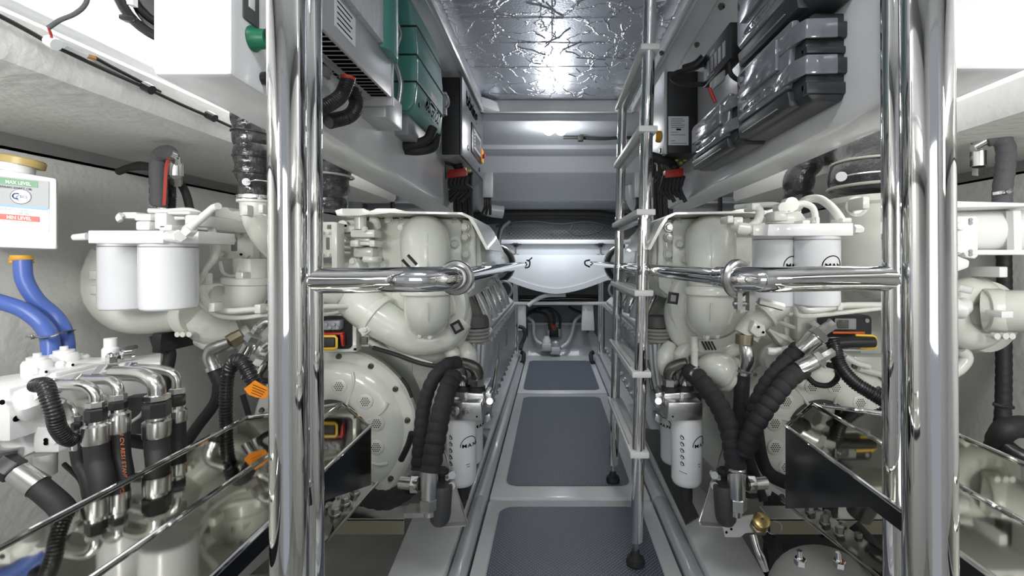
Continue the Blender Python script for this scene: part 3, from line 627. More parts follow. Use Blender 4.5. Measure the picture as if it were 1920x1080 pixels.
part(ptube([(60, 631, 1.165), (72, 632, 1.135), (95, 630, 1.13), (112, 625, 1.145), (124, 622, 1.175)], 3.5, n=4, flat=0.6, up=UP), 'metal_strip', alu, t)
bolt(P(61, 631, 1.16), TO, 0.006, 0.006, steel, t)

# cables and light strip along the left ledge
def lp(x, X, z=None):  # depth of a point with given X seen at pixel column x
    return X*900/(x-1035)
Xl = -0.93
pts = [(x, y, lp(x, Xl)) for x, y in ((-80, -8), (0, 30), (60, 62), (95, 82), (140, 104), (200, 132), (270, 163), (340, 196), (400, 222), (445, 243))]
cable(pts, 5, rubber, 'black braided cable bundle running along the left ledge', 'cable', 'cable_bundle')
pts = [(x, y, lp(x, Xl-0.005)) for x, y in ((178, 108), (215, 128), (250, 146), (280, 162), (300, 172))]
cable(pts, 3.5, rubber, 'thin second black cable joining the bundle from the inline connector')
for i, (x, y) in enumerate(((98, 80), (277, 165), (395, 218))):
    solo(MB().tube(PT([(x-7, y-4, lp(x, Xl)-0.012), (x+8, y+4, lp(x, Xl)-0.012)]), 0.011, n=10, smooth=False), 'cable_clip', [clearp, plast, plast][i], ['clear plastic clip on the ledge cable, nearest the left edge', 'black clip on the ledge cable under the white box', 'black clip on the ledge cable near the black duct'][i], 'clip')
solo(MB().tube(PT([(118, 84, 0.90), (160, 103, 0.945)]), 0.007, n=6, smooth=False), 'inline_connector', clearp, 'pale inline connector on the ledge cable', 'connector')
solo(MB().tube(PT([(163, 105, 0.95), (177, 109, 0.965)]), 0.005, n=6, smooth=False), 'connector_wires', mat('amber_wire', (0.6, 0.3, 0.1), 0.5), 'small amber wires at the end of the inline connector', 'wire')
cable([(91, 52, 0.86), (112, 38, 0.86), (140, 26, 0.86), (160, 8, 0.86), (168, -20, 0.86)], 4, gsleeve, 'grey cable rising from the ledge to the top left edge')
cable([(97, 78, 0.885), (96, 66, 0.87), (91, 52, 0.86)], 2.2, red, 'thin red wire on the ledge cable', 'wire', 'wire')
solo(MB().tube([V((-1.0, -0.3, Z(0.47))), V((-1.0, 3.0, Z(0.47)))], 0.011, n=12, smooth=False), 'conduit', mat('pale_conduit', (0.72, 0.73, 0.75), 0.4), 'pale round conduit running above the left ledge', 'conduit')
t = thing('blower_ring', 'black blower shroud ring at the top left beside the white box', 'blower', P(300, 0, 1.0))
part(MB().torus(P(345, -30, 1.02), (0.2, -1, 0), R_(112, 1.02), R_(9, 1.02), n=48), 'outer_ring', plast, t)
part(MB().torus(P(345, -30, 1.05), (0.2, -1, 0), R_(92, 1.02), R_(8, 1.02), n=48), 'inner_ring', plast, t)
part(MB().lathe([(R_(106, 1.02), 0), (R_(114, 1.02), 0.05), (R_(100, 1.02), 0.10)], P(345, -30, 1.02), (0.0, 1, 0), 48, cap=False), 'shroud', plast, t)
part(MB().obox(P(244, 37, 1.0), (1, 0, -0.2), Y_, UP, R_(32, 1), 0.02, R_(11, 1)), 'lug', plast, t, bevel=0.004)
part(MB().obox(P(248, 2, 1.0), (1, 0, -0.1), Y_, UP, R_(12, 1), 0.012, R_(18, 1)), 'sticker', label, t)

# black air ducts
t = thing('intake_duct', 'crumpled black wrapped duct left of the left pole', 'duct', P(478, 368, 1.3))
part(ptube([(468, 205, 1.3), (470, 260, 1.3), (474, 310, 1.3), (478, 368, 1.3)], [32, 30, 31, 25], rib='wrap', pitch=0.05, amp=0.10, n=28), 'sleeve', foilbag, t)
for a in (250, 296, 326):
    part(MB().torus(P(470+(a-250)*0.06, a, 1.3), (0.05, 0, 1), R_(31.5, 1.3), 0.003, n=30, k=6), 'clamp_band', plast, t)
part(MB().cyl(P(462, 341, 1.255), P(461.5, 341, 1.245), R_(7, 1.25), n=18), 'tag_disc', label, t, lab='white round tie tag')
part(ptube([(462, 341, 1.243), (480, 338, 1.24), (503, 340, 1.25)], 1.2, n=6), 'wire_tie', alu, t)
part(MB().lathe([(R_(33, 1.3), 0), (R_(33, 1.3), R_(6, 1.3))], P(480, 374, 1.3), UP, 32), 'base_flange', alu, t)
for i, (x, y, D, w, lab) in enumerate(((618, 350, 1.75, 42, 'crumpled black wrapped duct just right of the left pole'),)):
    t = thing('intake_duct', lab, 'duct', P(x, 390, D))
    part(ptube([(x-5, 250, D), (x-4, 310, D), (x, 345, D), (x+2, 395, D)], [w, w, w*0.85, w*0.7], rib='wrap', pitch=0.06, amp=0.12, n=28), 'sleeve', foilbag, t)
    part(MB().torus(P(x, 330, D), (0.05, 0, 1), R_(w, D), 0.004, n=30, k=6), 'clamp_band', mat('pale_band', (0.35, 0.35, 0.33), 0.4), t)
# left wall: wrapped hose with red stripe, elbow, loops
t = thing('wrapped_hose', 'grey spiral wrapped hose with red stripe at the left wall top', 'hose', P(300, 390, 1.400))
part(ptube([(298, 400, 1.400), (297, 350, 1.400), (297, 310, 1.400), (303, 290, 1.392), (318, 286, 1.360)], 14, rib='wrap', pitch=0.026, amp=0.07, n=20), 'sleeve', gsleeve, t)
part(ptube([(308, 385, 1.380), (310, 350, 1.376), (312, 315, 1.376), (317, 295, 1.360)], 3, n=6), 'red_stripe', mat('red_stripe', (0.45, 0.06, 0.04), 0.5), t, lab='red stripe')
part(ptube([(318, 287, 1.360), (328, 292, 1.376), (331, 305, 1.400), (331, 312, 1.408)], 8, n=14), 'elbow', chrome, t)
part(MB().cyl(P(330, 306, 1.408), P(330, 330, 1.408), R_(12, 1.4), n=20), 'ferrule', alu, t)
part(MB().cyl(P(330, 330, 1.408), P(331, 345, 1.424), R_(10, 1.4), n=6), 'nut', steel, t)
part(ptube([(286, 388, 1.376), (298, 391, 1.368), (312, 392, 1.376)], 3, n=4), 'clamp_band', alu, t)
part(MB().cyl(P(283, 386, 1.368), P(289, 390, 1.360), R_(4, 1.36), n=10), 'clamp_screw', alu, t)
cable([(320, 400, 1.456), (321, 370, 1.456), (320, 340, 1.472)], 7.5, plast, 'black corrugated pipe beside the red striped hose', 'hose', 'corrugated_hose', rib='corr', pitch=0.008, amp=0.12, n=14)
cable([(222, 322, 1.600), (245, 314, 1.584), (280, 314, 1.560), (320, 326, 1.520), (345, 355, 1.504), (357, 395, 1.504)], 6.5, rubber, 'black ribbed hose arching behind the red striped hose', 'hose', 'hose')
cable([(228, 320, 1.616), (258, 308, 1.600), (290, 312, 1.584)], 5, rubber, 'second black hose above the arching one at the left wall', 'hose', 'hose')
# right wall: grey wrapped hose
t = thing('wrapped_hose', 'grey spiral wrapped hose bent over at the right wall top', 'hose', P(1880, 380, 1.360))
part(ptube([(1848, 263, 1.376), (1862, 257, 1.368), (1878, 262, 1.360), (1886, 282, 1.360), (1884, 320, 1.360), (1880, 350, 1.360), (1878, 390, 1.360)], 15, rib='wrap', pitch=0.026, amp=0.06, n=20), 'sleeve', gsleeve, t)
part(MB().cyl(P(1826, 275, 1.392), P(1850, 262, 1.376), R_(9, 1.39), n=16), 'elbow', alu, t)
part(ptube([(1828, 275, 1.392), (1834, 278, 1.400), (1835, 285, 1.408)], 8, n=12), 'fitting_bend', chrome, t)
part(MB().cyl(P(1835, 284, 1.408), P(1835, 312, 1.408), R_(13, 1.4), n=20), 'ferrule', alu, t)
part(MB().cyl(P(1835, 312, 1.416), P(1835, 326, 1.424), R_(11, 1.4), n=6), 'nut', steel, t)
part(ptube([(1862, 364, 1.344), (1878, 361, 1.332), (1896, 356, 1.344)], 4, n=4), 'clamp_band', alu, t)
part(MB().cyl(P(1890, 360, 1.328), P(1896, 356, 1.320), R_(4, 1.36), n=10), 'clamp_screw', alu, t)
cable([(1880, 395, 1.75), (1884, 520, 1.75), (1882, 600, 1.74), (1882, 700, 1.7), (1880, 780, 1.65), (1872, 850, 1.6), (1862, 920, 1.55)], 12, rubber, 'black woven sleeve hose hanging down the right wall', 'hose', 'hose', rib='wrap', pitch=0.03, amp=0.06)
cable([(1862, 757, 1.58), (1880, 762, 1.57), (1900, 764, 1.57)], 3.5, rubber, 'black tie around the woven hose at the right wall', 'tie', 'cable_tie')
cable([(1960, 805, 1.45), (1910, 800, 1.45), (1880, 810, 1.45), (1868, 840, 1.5)], 20, rubber, 'thick black hose entering from the right edge of the photo', 'hose', 'hose', rib='wrap', pitch=0.05, amp=0.05)
cable([(1960, 865, 1.4), (1915, 855, 1.42), (1885, 835, 1.45)], 14, plast, 'black hose with band below the thick one at the right edge', 'hose', 'hose')

# ================================================================ ENGINE BEARERS, POLISHED GUARDS
for sx in (-1, 1):
    xk = -0.366 if sx < 0 else 0.531
    def bx(d): return xk+sx*d
    b1 = MB(); b1.prism([(xk, 0.6, 0.032), (bx(0.19), 0.6, 0.032), (bx(0.19), 1.62, 0.032), (bx(0.215), 2.02, 0.032), (bx(0.15), 2.3, 0.032), (bx(0.15), 5.5, 0.032), (xk, 5.5, 0.032)], (0, 0, -0.10))
    struct(b1, 'trim_7' if sx < 0 else 'trim_8', gel, bevel=0.008)
    struct(MB().box(min(bx(0.2), bx(0.5)), max(bx(0.2), bx(0.5)), 0.5, 3.6, -0.30, -0.26), 'trim_9' if sx < 0 else 'trim_10', bilge)
    pd = solo(MB().prism([(xk+sx*0.004, 1.92, 0.0325), (xk+sx*0.075, 1.98, 0.0325), (xk+sx*0.13, 3.0, 0.0325), (xk+sx*0.02, 3.0, 0.0325)], (0, 0, 0.006)), 'dark_slot', dmirror, 'dark plate for the shaded slot under the small filters of the %s engine' % ('left' if sx < 0 else 'right'), 'plate')  # dark plate laid on the bearer as the shade of an open slot
bglass = mat('black_gloss_steel', (0.075, 0.075, 0.075), 0.14, 1.0)
def guard(sx, lab):
    cx = 0.08; q = lambda u: cx+sx*u
    z = Z(-0.43); ui, um, uo = (0.535, 0.70, 0.905) if sx < 0 else (0.51, 0.69, 0.91)
    t = thing('polished_guard', lab, 'guard', (q(um), 0.8, z-0.3))
    part(MB().prism([(q(ui), 0.25, z), (q(um), 0.25, z), (q(um), 1.42, z), (q(ui+0.01), 1.23, z)], (0, 0, -0.004)), 'top_sheet', mirror, t)
    part(MB().prism([(q(um+0.006), 0.25, z-0.001), (q(uo), 0.25, z-0.001), (q(uo), 1.30, z-0.001), (q(um+0.006), 1.42, z-0.001)], (0, 0, -0.004)), 'outer_top_sheet', mirror, t)
    part(MB().prism([(q(ui), 0.25, z-0.002), (q(ui+0.01), 1.23, z-0.002), (q(ui+0.01), 1.23, z-(0.15 if sx < 0 else 0.21)), (q(ui+0.004), 0.90, z-0.035), (q(ui), 0.25, z-0.025)], (sx*0.004, 0, 0)), 'inner_side', bglass, t)
    part(MB().prism([(q(ui+0.01), 1.23, z-0.002), (q(um), 1.42, z-0.002), (q(um), 1.42, z-0.15), (q(ui+0.01), 1.23, z-(0.15 if sx < 0 else 0.21))], (0, 0.004, 0)), 'end_side', bglass, t)
    for pts in ([(q(ui), 0.25), (q(ui+0.01), 1.23)], [(q(um), 0.25), (q(um), 1.42)], [(q(um), 1.42), (q(ui+0.01), 1.23)], [(q(uo), 0.25), (q(uo), 1.30)], [(q(uo), 1.30), (q(um), 1.42)]):
        part(MB().tube([V((x, y, z+0.001)) for x, y in pts], 0.0045, n=8, smooth=False), 'folded_rim', chrome, t)
guard(-1, 'mirror polished guard box under the left engine hoses')
guard(1, 'mirror polished guard box beside the right engine')

# ================================================================ ENGINES
def engine(sd):
    L = sd < 0; side = 'left' if L else 'right'
    def E(x, y, D, CX=0.055):
        return P(x, y, D) if L else P(2070+2*CX*900/D-x, y, D)
    def ET(path, rpx, CX=0.055, **k):
        r = [R_(q, p[2]) for q, p in zip(rpx, path)] if isinstance(rpx, (list, tuple)) else R_(rpx, path[0][2])
        return MB().tube([E(*p, CX) for p in path], r, **k)
    def EP(pts, D0, D1, CX=0.055): return MB().prism([E(x, y, D0, CX) for x, y in pts], (0, D1-D0, 0))
    sg = -1 if L else 1
    q = lambda u: 0.055+sg*u
    t = thing('marine_engine', 'ivory painted marine diesel engine on the %s side of the aisle' % side, 'engine', (q(0.8), 2.4, 0.03))
    # cylinder block
    blk = [(1.20, -.20), (1.12, -.02), (0.62, -.03), (0.46, -.12), (0.375, -.32), (0.37, -.62), (0.52, -.78), (0.75, -1.0), (1.0, -1.0), (1.2, -.6)]
    part(MB().prism([(q(u), 1.98, Z(z)) for u, z in blk], (0, 1.6, 0)), 'cylinder_block', ivory2, t, bevel=0.02)
    # charge air cooler housing with flange
    part(EP([(690, 406), (865, 408), (900, 440), (905, 505), (880, 560), (690, 560)], 1.80, 2.5), 'cooler_housing', ivory, t, bevel=0.012)
    part(EP([(704, 409), (860, 410), (866, 418), (866, 560), (720, 560), (722, 500), (712, 470), (700, 430)], 1.765, 1.80), 'cooler_cover', ivory, t, bevel=0.008)
    part(EP([(866, 410), (884, 414), (892, 440), (893, 500), (890, 540), (866, 560)], 1.775, 1.80), 'cooler_flange', ivory, t, bevel=0.006)
    for x, y in ((753, 427), (830, 430), (853, 458), (843, 486), (702, 416), (729, 413), (803, 413), (872, 426), (873, 445), (874, 477), (872, 500), (720, 497), (853, 520)):
        bolt(E(x, y, 1.765), TO, R_(7, 1.76), 0.018, ivory, t)
    for x in (729, 753, 803, 853):
        part(ET([(x, 408, 1.79), (x, 418, 1.765)], 6, n=8), 'stud_boss', ivory, t)
    # cover sheet above the engine
    part(MB().prism([E(x, y, 1.62) for x, y in ((628, 395), (640, 391), (682, 391), (693, 396), (706, 391), (740, 391), (760, 396), (866, 398), (882, 405), (893, 420), (917, 468), (911, 468), (888, 424), (878, 409), (864, 402), (760, 400), (730, 399), (700, 402), (690, 402), (672, 404), (632, 404))], (0, 0.5, 0)), 'heat_cover', ivory, t, ang=25)
    # tall moulded elbow from cooler down to the turbo
    part(ET([(797, 452, 1.80), (797, 447, 1.70), (798, 468, 1.62), (799, 500, 1.585), (799, 535, 1.58)], [44, 45, 46, 43, 42], n=36), 'upper_elbow', ivory, t)
    part(ET([(800, 538, 1.58), (801, 565, 1.58), (802, 588, 1.60), (803, 596, 1.68), (803, 592, 1.76)], [42, 43, 42, 38, 34], n=36), 'lower_elbow', ivory, t)
    part(MB().lathe([(R_(46, 1.58), 0), (R_(48, 1.58), 0.004), (R_(48, 1.58), 0.020), (R_(46, 1.58), 0.026)], E(800, 553, 1.58), UP, 36), 'elbow_joint_band', ivory, t)
    for xx, yy in ((789, 629), (808, 631)):
        bolt(E(xx, yy, 1.60), TO, 0.008, 0.016, ivory, t)
    part(MB().tube([E(x, y, D)+V((0, -0.001, 0)) for x, y, D in ((800, 420, 1.635), (801, 438, 1.565), (801, 465, 1.532), (801, 500, 1.508))], 0.003, n=6), 'casting_seam', ivory, t)
    part(MB().tube([E(x, y, D)+V((0, -0.001, 0)) for x, y, D in ((802, 568, 1.502), (803, 592, 1.512), (806, 612, 1.55), (808, 626, 1.595))], 0.003, n=6), 'casting_seam', ivory, t)
    # turbocharger compressor housing
    tc_ = (800, 572) if L else (796, 570)
    R0 = R_(83, 1.72)
    part(MB().lathe([(R0*0.97, 0), (R0*1.03, -0.02), (R0*1.03, -0.045), (R0*0.98, -0.058), (R0*0.86, -0.062), (R0*0.76, -0.060), (R0*0.74, -0.05), (R0*0.70, -0.05), (R0*0.69, -0.07), (R0*0.60, -0.075)], E(*tc_, 1.79), Y_, 56), 'compressor_housing', ivory, t)
    part(MB().torus(E(tc_[0]-4, tc_[1]+22, 1.78), Y_, R_(64, 1.76), R_(26, 1.76), n=40, k=16, a0=(0 if L else PI*0.0), a1=2*PI), 'scroll', ivory, t)
    lp_ = E(857, 613, 1.655)
    part(MB().obox(lp_, (1, 0, 0.55*(1 if L else -1)*1), Y_, (-0.55*(1 if L else -1), 0, 1), 0.036, 0.004, 0.040) if L else MB().obox(P(1262, 559, 1.655), (1, 0, -0.15), Y_, (0.15, 0, 1), 0.036, 0.004, 0.040), 'data_plate', plast, t, lab='small black data plate')
    part(MB().obox((lp_ if L else P(1262, 559, 1.655))+V((0, -0.003, 0)), (1, 0, 0.55) if L else (1, 0, -0.15), Y_, (-0.55, 0, 1) if L else (0.15, 0, 1), 0.018, 0.002, 0.022), 'plate_panel', grey, t)
    # exhaust/air pipe from the outboard side into the scroll
    if L:
        part(ET([(648, 520, 1.74), (662, 552, 1.70), (695, 585, 1.67), (735, 612, 1.67), (780, 636, 1.69), (835, 632, 1.71), (868, 600, 1.73)], [40, 40, 38, 34, 30, 26, 20], n=28), 'air_pipe', ivory, t)
        c0 = E(706, 592, 1.67); ax = (E(735, 612, 1.67)-E(680, 572, 1.68)).normalized()
        part(MB().lathe([(R_(40, 1.67), -0.012), (R_(41.5, 1.67), -0.010), (R_(41.5, 1.67), 0.010), (R_(40, 1.67), 0.012)], c0, ax, 36), 'band_clamp', ivory, t, bevel=0)
        part(MB().obox(E(686, 618, 1.62), (1, 0, 0.75), Y_, (-0.75, 0, 1), 0.034, 0.03, 0.030), 'clamp_lug', ivory, t, bevel=0.004)
        bolt(E(685, 618, 1.605), TO, 0.008, 0.010, ivory, t)
        part(MB().obox(E(677, 600, 1.63), (1, 0, -0.6), Y_, (0.6, 0, 1), 0.026, 0.03, 0.022), 'sensor_plug', ivory, t, bevel=0.004)
    # belt / front castings below the turbo
    part(EP([(860, 640), (905, 628), (912, 640), (905, 735), (850, 735), (845, 690)], 1.84, 2.1), 'front_casting', silver, t, bevel=0.014)
    part(EP([(770, 640), (850, 650), (860, 700), (850, 760), (800, 770), (770, 700)], 1.88, 2.1), 'lower_casting', ivory2, t, bevel=0.02)
    part(ET([(868, 650, 1.78), (878, 665, 1.76), (876, 690, 1.77), (858, 700, 1.80)], [14, 17, 17, 14], n=18), 'coolant_bend', ivory, t)
    part(ET([(835, 650, 1.74), (850, 665, 1.73), (845, 690, 1.76)], [12, 14, 12], n=16), 'coolant_bend', ivory, t)
    part(ET([(888, 640, 1.80), (890, 680, 1.80), (884, 720, 1.8)], 6, n=12), 'drain_pipe', silver, t)
    for a, b_ in ((905, 0.0), (898, 0.02)):
        part(ET([(a, 645, 1.80-b_), (a-3, 690, 1.80-b_), (a-9, 730, 1.8-b_)], 3.5, n=8), 'casting_rib', silver, t)
    # oil filler
    part(MB().lathe([(R_(26, 1.78), 0), (R_(25, 1.78), 0.025), (R_(22, 1.78), 0.04)], E(892, 612, 1.82), UP, 24), 'filler_cap', mat('dark_grey_cap', (0.09, 0.09, 0.09), 0.6), t, lab='dark grey oil filler cap')
    for k in range(4):
        part(MB().lathe([(R_(25, 1.78), 0), (R_(27, 1.78), 0.004), (R_(27, 1.78), 0.008), (R_(25, 1.78), 0.012)], E(892, 620+k*6.5, 1.82), UP, 24), 'neck_ring', mat('brownish_grey', (0.30, 0.29, 0.27), 0.4), t)
    # aisle side: intake runners, rocker cover, side panel with bolts
    for k in range(5):
        D = 2.02+k*0.21
        rn = part(MB().tube([V((q(0.425), D-0.02, Z(-0.06))), V((q(0.395), D, Z(-0.12))), V((q(0.345), D+0.01, Z(-0.21))), V((q(0.325), D+0.02, Z(-0.275)))], [0.026, 0.022, 0.020, 0.019], n=14), 'intake_runner', silver, t)
        part(MB().cyl(V((q(0.385), D-0.05, Z(-0.11))), V((q(0.335), D-0.04, Z(-0.235))), 0.008, n=8), 'injector_pipe', chrome, t)
        part(MB().obox(V((q(0.375), D+0.06, Z(-0.16))), (sg*-0.45, 0, -1), Y_, (1, 0, -0.45*sg*-1), 0.10, 0.035, 0.02), 'coil_cover', alu, t, bevel=0.004)
        part(MB().obox(V((q(0.34), D+0.06, Z(-0.225))), (sg*-0.45, 0, -1), Y_, (1, 0, 0.45*sg), 0.03, 0.05, 0.035), 'runner_flange', silver, t, bevel=0.004)
    part(MB().torus(V((q(0.37), 3.12, Z(-0.20))), (0, 1, 0), 0.055, 0.008, n=20), 'lifting_eye', silver, t)
    part(MB().prism([(q(0.375), 1.94, Z(-0.25)), (q(0.325), 1.94, Z(-0.295)), (q(0.322), 1.94, Z(-0.318)), (q(0.40), 1.94, Z(-0.318))], (0, 1.42, 0)), 'rocker_cover', silver, t, bevel=0.008)
    part(MB().prism([(q(0.355), 1.96, Z(-0.318)), (q(0.318), 1.96, Z(-0.318)), (q(0.318), 1.96, Z(-0.63)), (q(0.345), 1.96, Z(-0.70)), (q(0.39), 1.96, Z(-0.70))], (0, 1.45, 0)), 'crankcase_side', silver, t, bevel=0.008)
    for k in range(15):
        bolt((q(0.318), 2.0+k*0.098, Z(-0.335)), (-sg, 0, 0), 0.011, 0.016, silver, t)
    for k in range(12):
        bolt((q(0.320), 2.0+k*0.12, Z(-0.625)), (-sg, 0, 0), 0.010, 0.014, steel, t)
    for y in (2.3, 2.75): part(MB().box(min(q(0.318), q(0.314)), max(q(0.318), q(0.314)), y, y+0.05, Z(-0.50), Z(-0.40)), 'inspection_slot', labgrey, t, bevel=0.003)
    # rear exhaust wrap seen beyond the cooler
    part(MB().cyl(V((q(0.47), 2.6, Z(-0.02))), V((q(0.47), 3.4, Z(-0.04))), 0.115, n=32), 'exhaust_elbow', ivory, t)
    part(MB().cyl(V((q(0.465), 3.40, Z(-0.04))), V((q(0.46), 3.50, Z(-0.04))), 0.135, n=32), 'exhaust_blanket_end', rubber, t, lab='black exhaust lagging end')
    part(MB().torus(V((q(0.46), 3.46, Z(-0.04))), Y_, 0.136, 0.008, n=32), 'strap_band', alu, t)
    # flywheel housing
    fx, fy = (635, 800) if L else (1520, 800)
    c = P(fx, fy, 1.78); r = R_(150, 1.74)
    fh = part(MB().lathe([(r*1.02, 0), (r*1.03, -0.03), (r*1.0, -0.038), (r*0.88, -0.042), (r*0.82, -0.062), (r*0.70, -0.075), (r*0.50, -0.078), (r*0.40, -0.066), (r*0.36, -0.06), (r*0.1, -0.06)], c, Y_, 72), 'flywheel_housing', ivory, t)
    al0 = [8, 31, 54, 82, 110, 140, 170, 200, 230, 255, 280, 305, 330, 350]
    for a in range(0, 360, 26):
        aa = math.radians(a+8); bolt(c+V((math.cos(aa)*r*0.93, -0.038, math.sin(aa)*r*0.93)), TO, 0.0085, 0.014, dsteel, t)
    for a in (-42, -15, 13, 42, 78, 105, 140, 170, 200, 230, 262, 290):
        aa = math.radians(a if L else 180-a)
        pc = c+V((math.cos(aa)*r*0.60, -0.0765, math.sin(aa)*r*0.60))
        vt = part(MB().lathe([(0.027, 0), (0.027, 0.003), (0.024, 0.005)], pc, TO, 24), 'vent_disc', ivory, t)
        hl = MB()
        for hx in range(-2, 3):
            for hz in range(-2, 3):
                xx = (hx+0.5*(hz % 2))*0.0075; zz = hz*0.0065
                if xx*xx+zz*zz < 0.00030: hl.lathe([(0.0022, 0), (0.0022, 0.0008)], pc+V((xx, -0.005, zz)), TO, 6)
        h_ = part(hl, 'vent_holes', ink, vt)
    for a in (20, 62, 110, 160, 215, 270, 325):
        aa = math.radians(a if L else 180-a)
        part(MB().tube([c+V((math.cos(aa+d)*r*k, -0.070-0.004*(k < 0.75), math.sin(aa+d)*r*k)) for k, d in ((0.40, -0.05), (0.55, 0.0), (0.70, 0.05), (0.80, 0.14))], 0.006, n=8), 'pressed_rib', ivory, t)
    part(MB().lathe([(r*0.40, 0), (r*0.42, 0.01), (r*0.3, 0.04)], c+V((0, -0.06, 0)), TO, 40), 'shaft_cover', mat('dark_recess', (0.05, 0.05, 0.05), 0.5), t)
    # secondary filter group on a machined block by the aisle
    C2 = 0.076
    bk = part(EP([(838, 755), (902, 755), (905, 790), (838, 788)], 1.60, 1.90, C2), 'filter_block', steel, t, bevel=0.003)
    part(EP([(836, 735), (906, 738), (912, 756), (836, 754)], 1.66, 1.88, C2), 'filter_block_top', steel, t, bevel=0.003)
    part(MB().obox(E(874, 742, 1.655, C2), (1, 0, 0.2), Y_, UP, 0.010, 0.002, 0.022), 'block_sticker', label, t)
    if L:
        for x in (852, 875):
            part(MB().lathe([(R_(9, 1.6), 0), (R_(9, 1.6), 0.005), (R_(4, 1.6), 0.006), (R_(3, 1.6), 0.002)], E(x, 771, 1.60, C2), TO, 20), 'block_plug', steel, t)
    part(MB().lathe([(0.003, 0), (0.003, 0.0015)], E(894, 781, 1.6, C2), TO, 10), 'block_hole', ink, t)
    for i, (x, D, yb) in enumerate(((865, 1.66, 905), (880, 1.84, 865))):
        zt = E(x, 788, 1.60, C2).z; cc_ = E(x, yb, D, C2); rr = 0.052; hh = zt-cc_.z
        fl_ = part(MB().lathe([(rr*0.80, 0), (rr*0.93, 0.006), (rr, 0.018), (rr, hh-0.012), (rr*0.97, hh-0.004), (rr*0.97, hh)], cc_, UP, 40), 'filter_canister', filt, t)
        # printed crest arc and lettering on the curved face, towards the aisle side
        def on(ang, z, k=1.006): return V((cc_.x+rr*k*math.sin(ang), cc_.y-rr*k*math.cos(ang), z))
        zc = cc_.z+hh*0.60
        a0_ = 0.74 if i == 0 else (1.05 if L else -1.05)
        part(MB().tube([on(a0_+0.62*math.cos(w), zc+0.033*math.sin(w)) for w in [PI*k/14 for k in range(15)]], 0.0013, n=6, smooth=False), 'crest_arc', ink, fl_)
        for ch, da in (('M', -0.52), ('A', -0.14), ('N', 0.22)):
            p0 = on(a0_+da, zc-0.002, 1.01); text(ch, p0, (math.cos(a0_+da+0.12), math.sin(a0_+da+0.12), 0), UP, 0.0115, ink, fl_, font_w=1.35, thick=0.0012, bold=0.03)
        if i == 0:
            for k in range(5):      # pictograms
                z = zc+0.030-k*0.022
                part(MB().torus(on(-0.55, z, 1.004), (math.sin(-0.55), -math.cos(-0.55), 0), 0.0055, 0.0009, n=10, k=5), 'pictogram', ink, fl_)
                part(MB().tube([on(-0.70, z+0.004), on(-0.60, z+0.009), on(-0.42, z-0.004)], 0.0011, n=5, smooth=False), 'pictogram', ink, fl_)
            part(MB().tube([on(-0.75, zc-0.083), on(-0.5, zc-0.086), on(-0.25, zc-0.089)], 0.0008, n=5, smooth=False), 'print_line', ink, fl_)
            part(MB().tube([on(0.5, zc-0.060), on(0.75, zc-0.060)], 0.0010, n=5, smooth=False), 'print_line', ink, fl_)
            part(MB().tube([on(0.55, zc-0.068), on(0.75, zc-0.068)], 0.0010, n=5, smooth=False), 'print_line', ink, fl_)
    part(ET([(866, 905, 1.66), (866, 935, 1.66)], 12, C2, n=14, smooth=False), 'drain_sleeve', rubber, t)
    # shut-off lever and linkage on block
    part(ET([(922, 745, 1.75), (927, 712, 1.78), (933, 675, 1.80)], 3, C2, n=8), 'shutoff_lever', dsteel, t)
    part(EP([(908, 735), (922, 738), (922, 765), (908, 765)], 1.70, 1.78, C2), 'lever_bracket', steel, t, bevel=0.003)
    part(MB().cyl(E(918, 752, 1.70, C2), E(918, 752, 1.66, C2), 0.012, n=14), 'lever_pivot', steel, t)
    part(EP([(905, 780), (918, 775), (922, 790), (908, 795)], 1.75, 1.80, C2), 'side_tap', alu, t, bevel=0.004)
    # fittings on top
    part(MB().cyl(E(894, 735, 1.70, C2), E(894, 724, 1.70, C2), R_(16, 1.7), n=18), 'gland', rubber, t)
    part(MB().hexa(E(894, 724, 1.70, C2), UP, R_(14, 1.7), R_(14, 1.7)), 'hex_nut', steel, t)
    part(MB().cyl(E(866, 733, 1.70, C2), E(866, 724, 1.70, C2), R_(16, 1.7), n=18), 'gland', rubber, t)
    part(ET([(894, 712, 1.70), (895, 700, 1.70), (890, 690, 1.69), (878, 683, 1.68), (864, 680, 1.67)], [11, 12, 12, 10, 10], C2, n=14), 'elbow_fitting', dsteel, t)
    part(ET([(866, 722, 1.70), (866, 708, 1.69), (860, 698, 1.66), (846, 704, 1.62)], [12, 12, 13, 15], C2, n=16), 'elbow_fitting', alu, t)
    return t, E, ET, EP
tL, EL, ETL, EPL = engine(-1)
tR, ER, ETR, EPR = engine(1)

# hoses from the secondary filter blocks down to the pump valve
def wrapped(path, rpx, lab, pitch=0.030, amp=0.11, mt=None, D=None):
    return cable(path, rpx, mt or sleeve, lab, 'hose', 'wrapped_hose', rib='wrap', pitch=pitch, amp=amp, n=20)
wrapped([(862, 680, 1.66), (838, 684, 1.63), (812, 712, 1.60), (795, 760, 1.58), (788, 820, 1.56), (784, 880, 1.54)], 12.5, 'thinner black wrapped hose behind, left engine filter block')
wrapped([(852, 702, 1.62), (842, 722, 1.58), (829, 765, 1.52), (818, 820, 1.48), (807, 885, 1.45)], 17, 'thicker black wrapped hose in front, left engine filter block')
wrapped([(1290, 692, 1.66), (1312, 712, 1.62), (1345, 755, 1.56), (1366, 800, 1.52), (1376, 850, 1.48), (1381, 890, 1.45)], 17, 'black wrapped hose from the right engine filter block to the brass tapped valve')
wrapped([(1500, 650, 1.55), (1462, 690, 1.53), (1432, 730, 1.52), (1412, 780, 1.52), (1404, 840, 1.52)], 15, 'upper of two black wrapped hoses crossing the right flywheel housing')
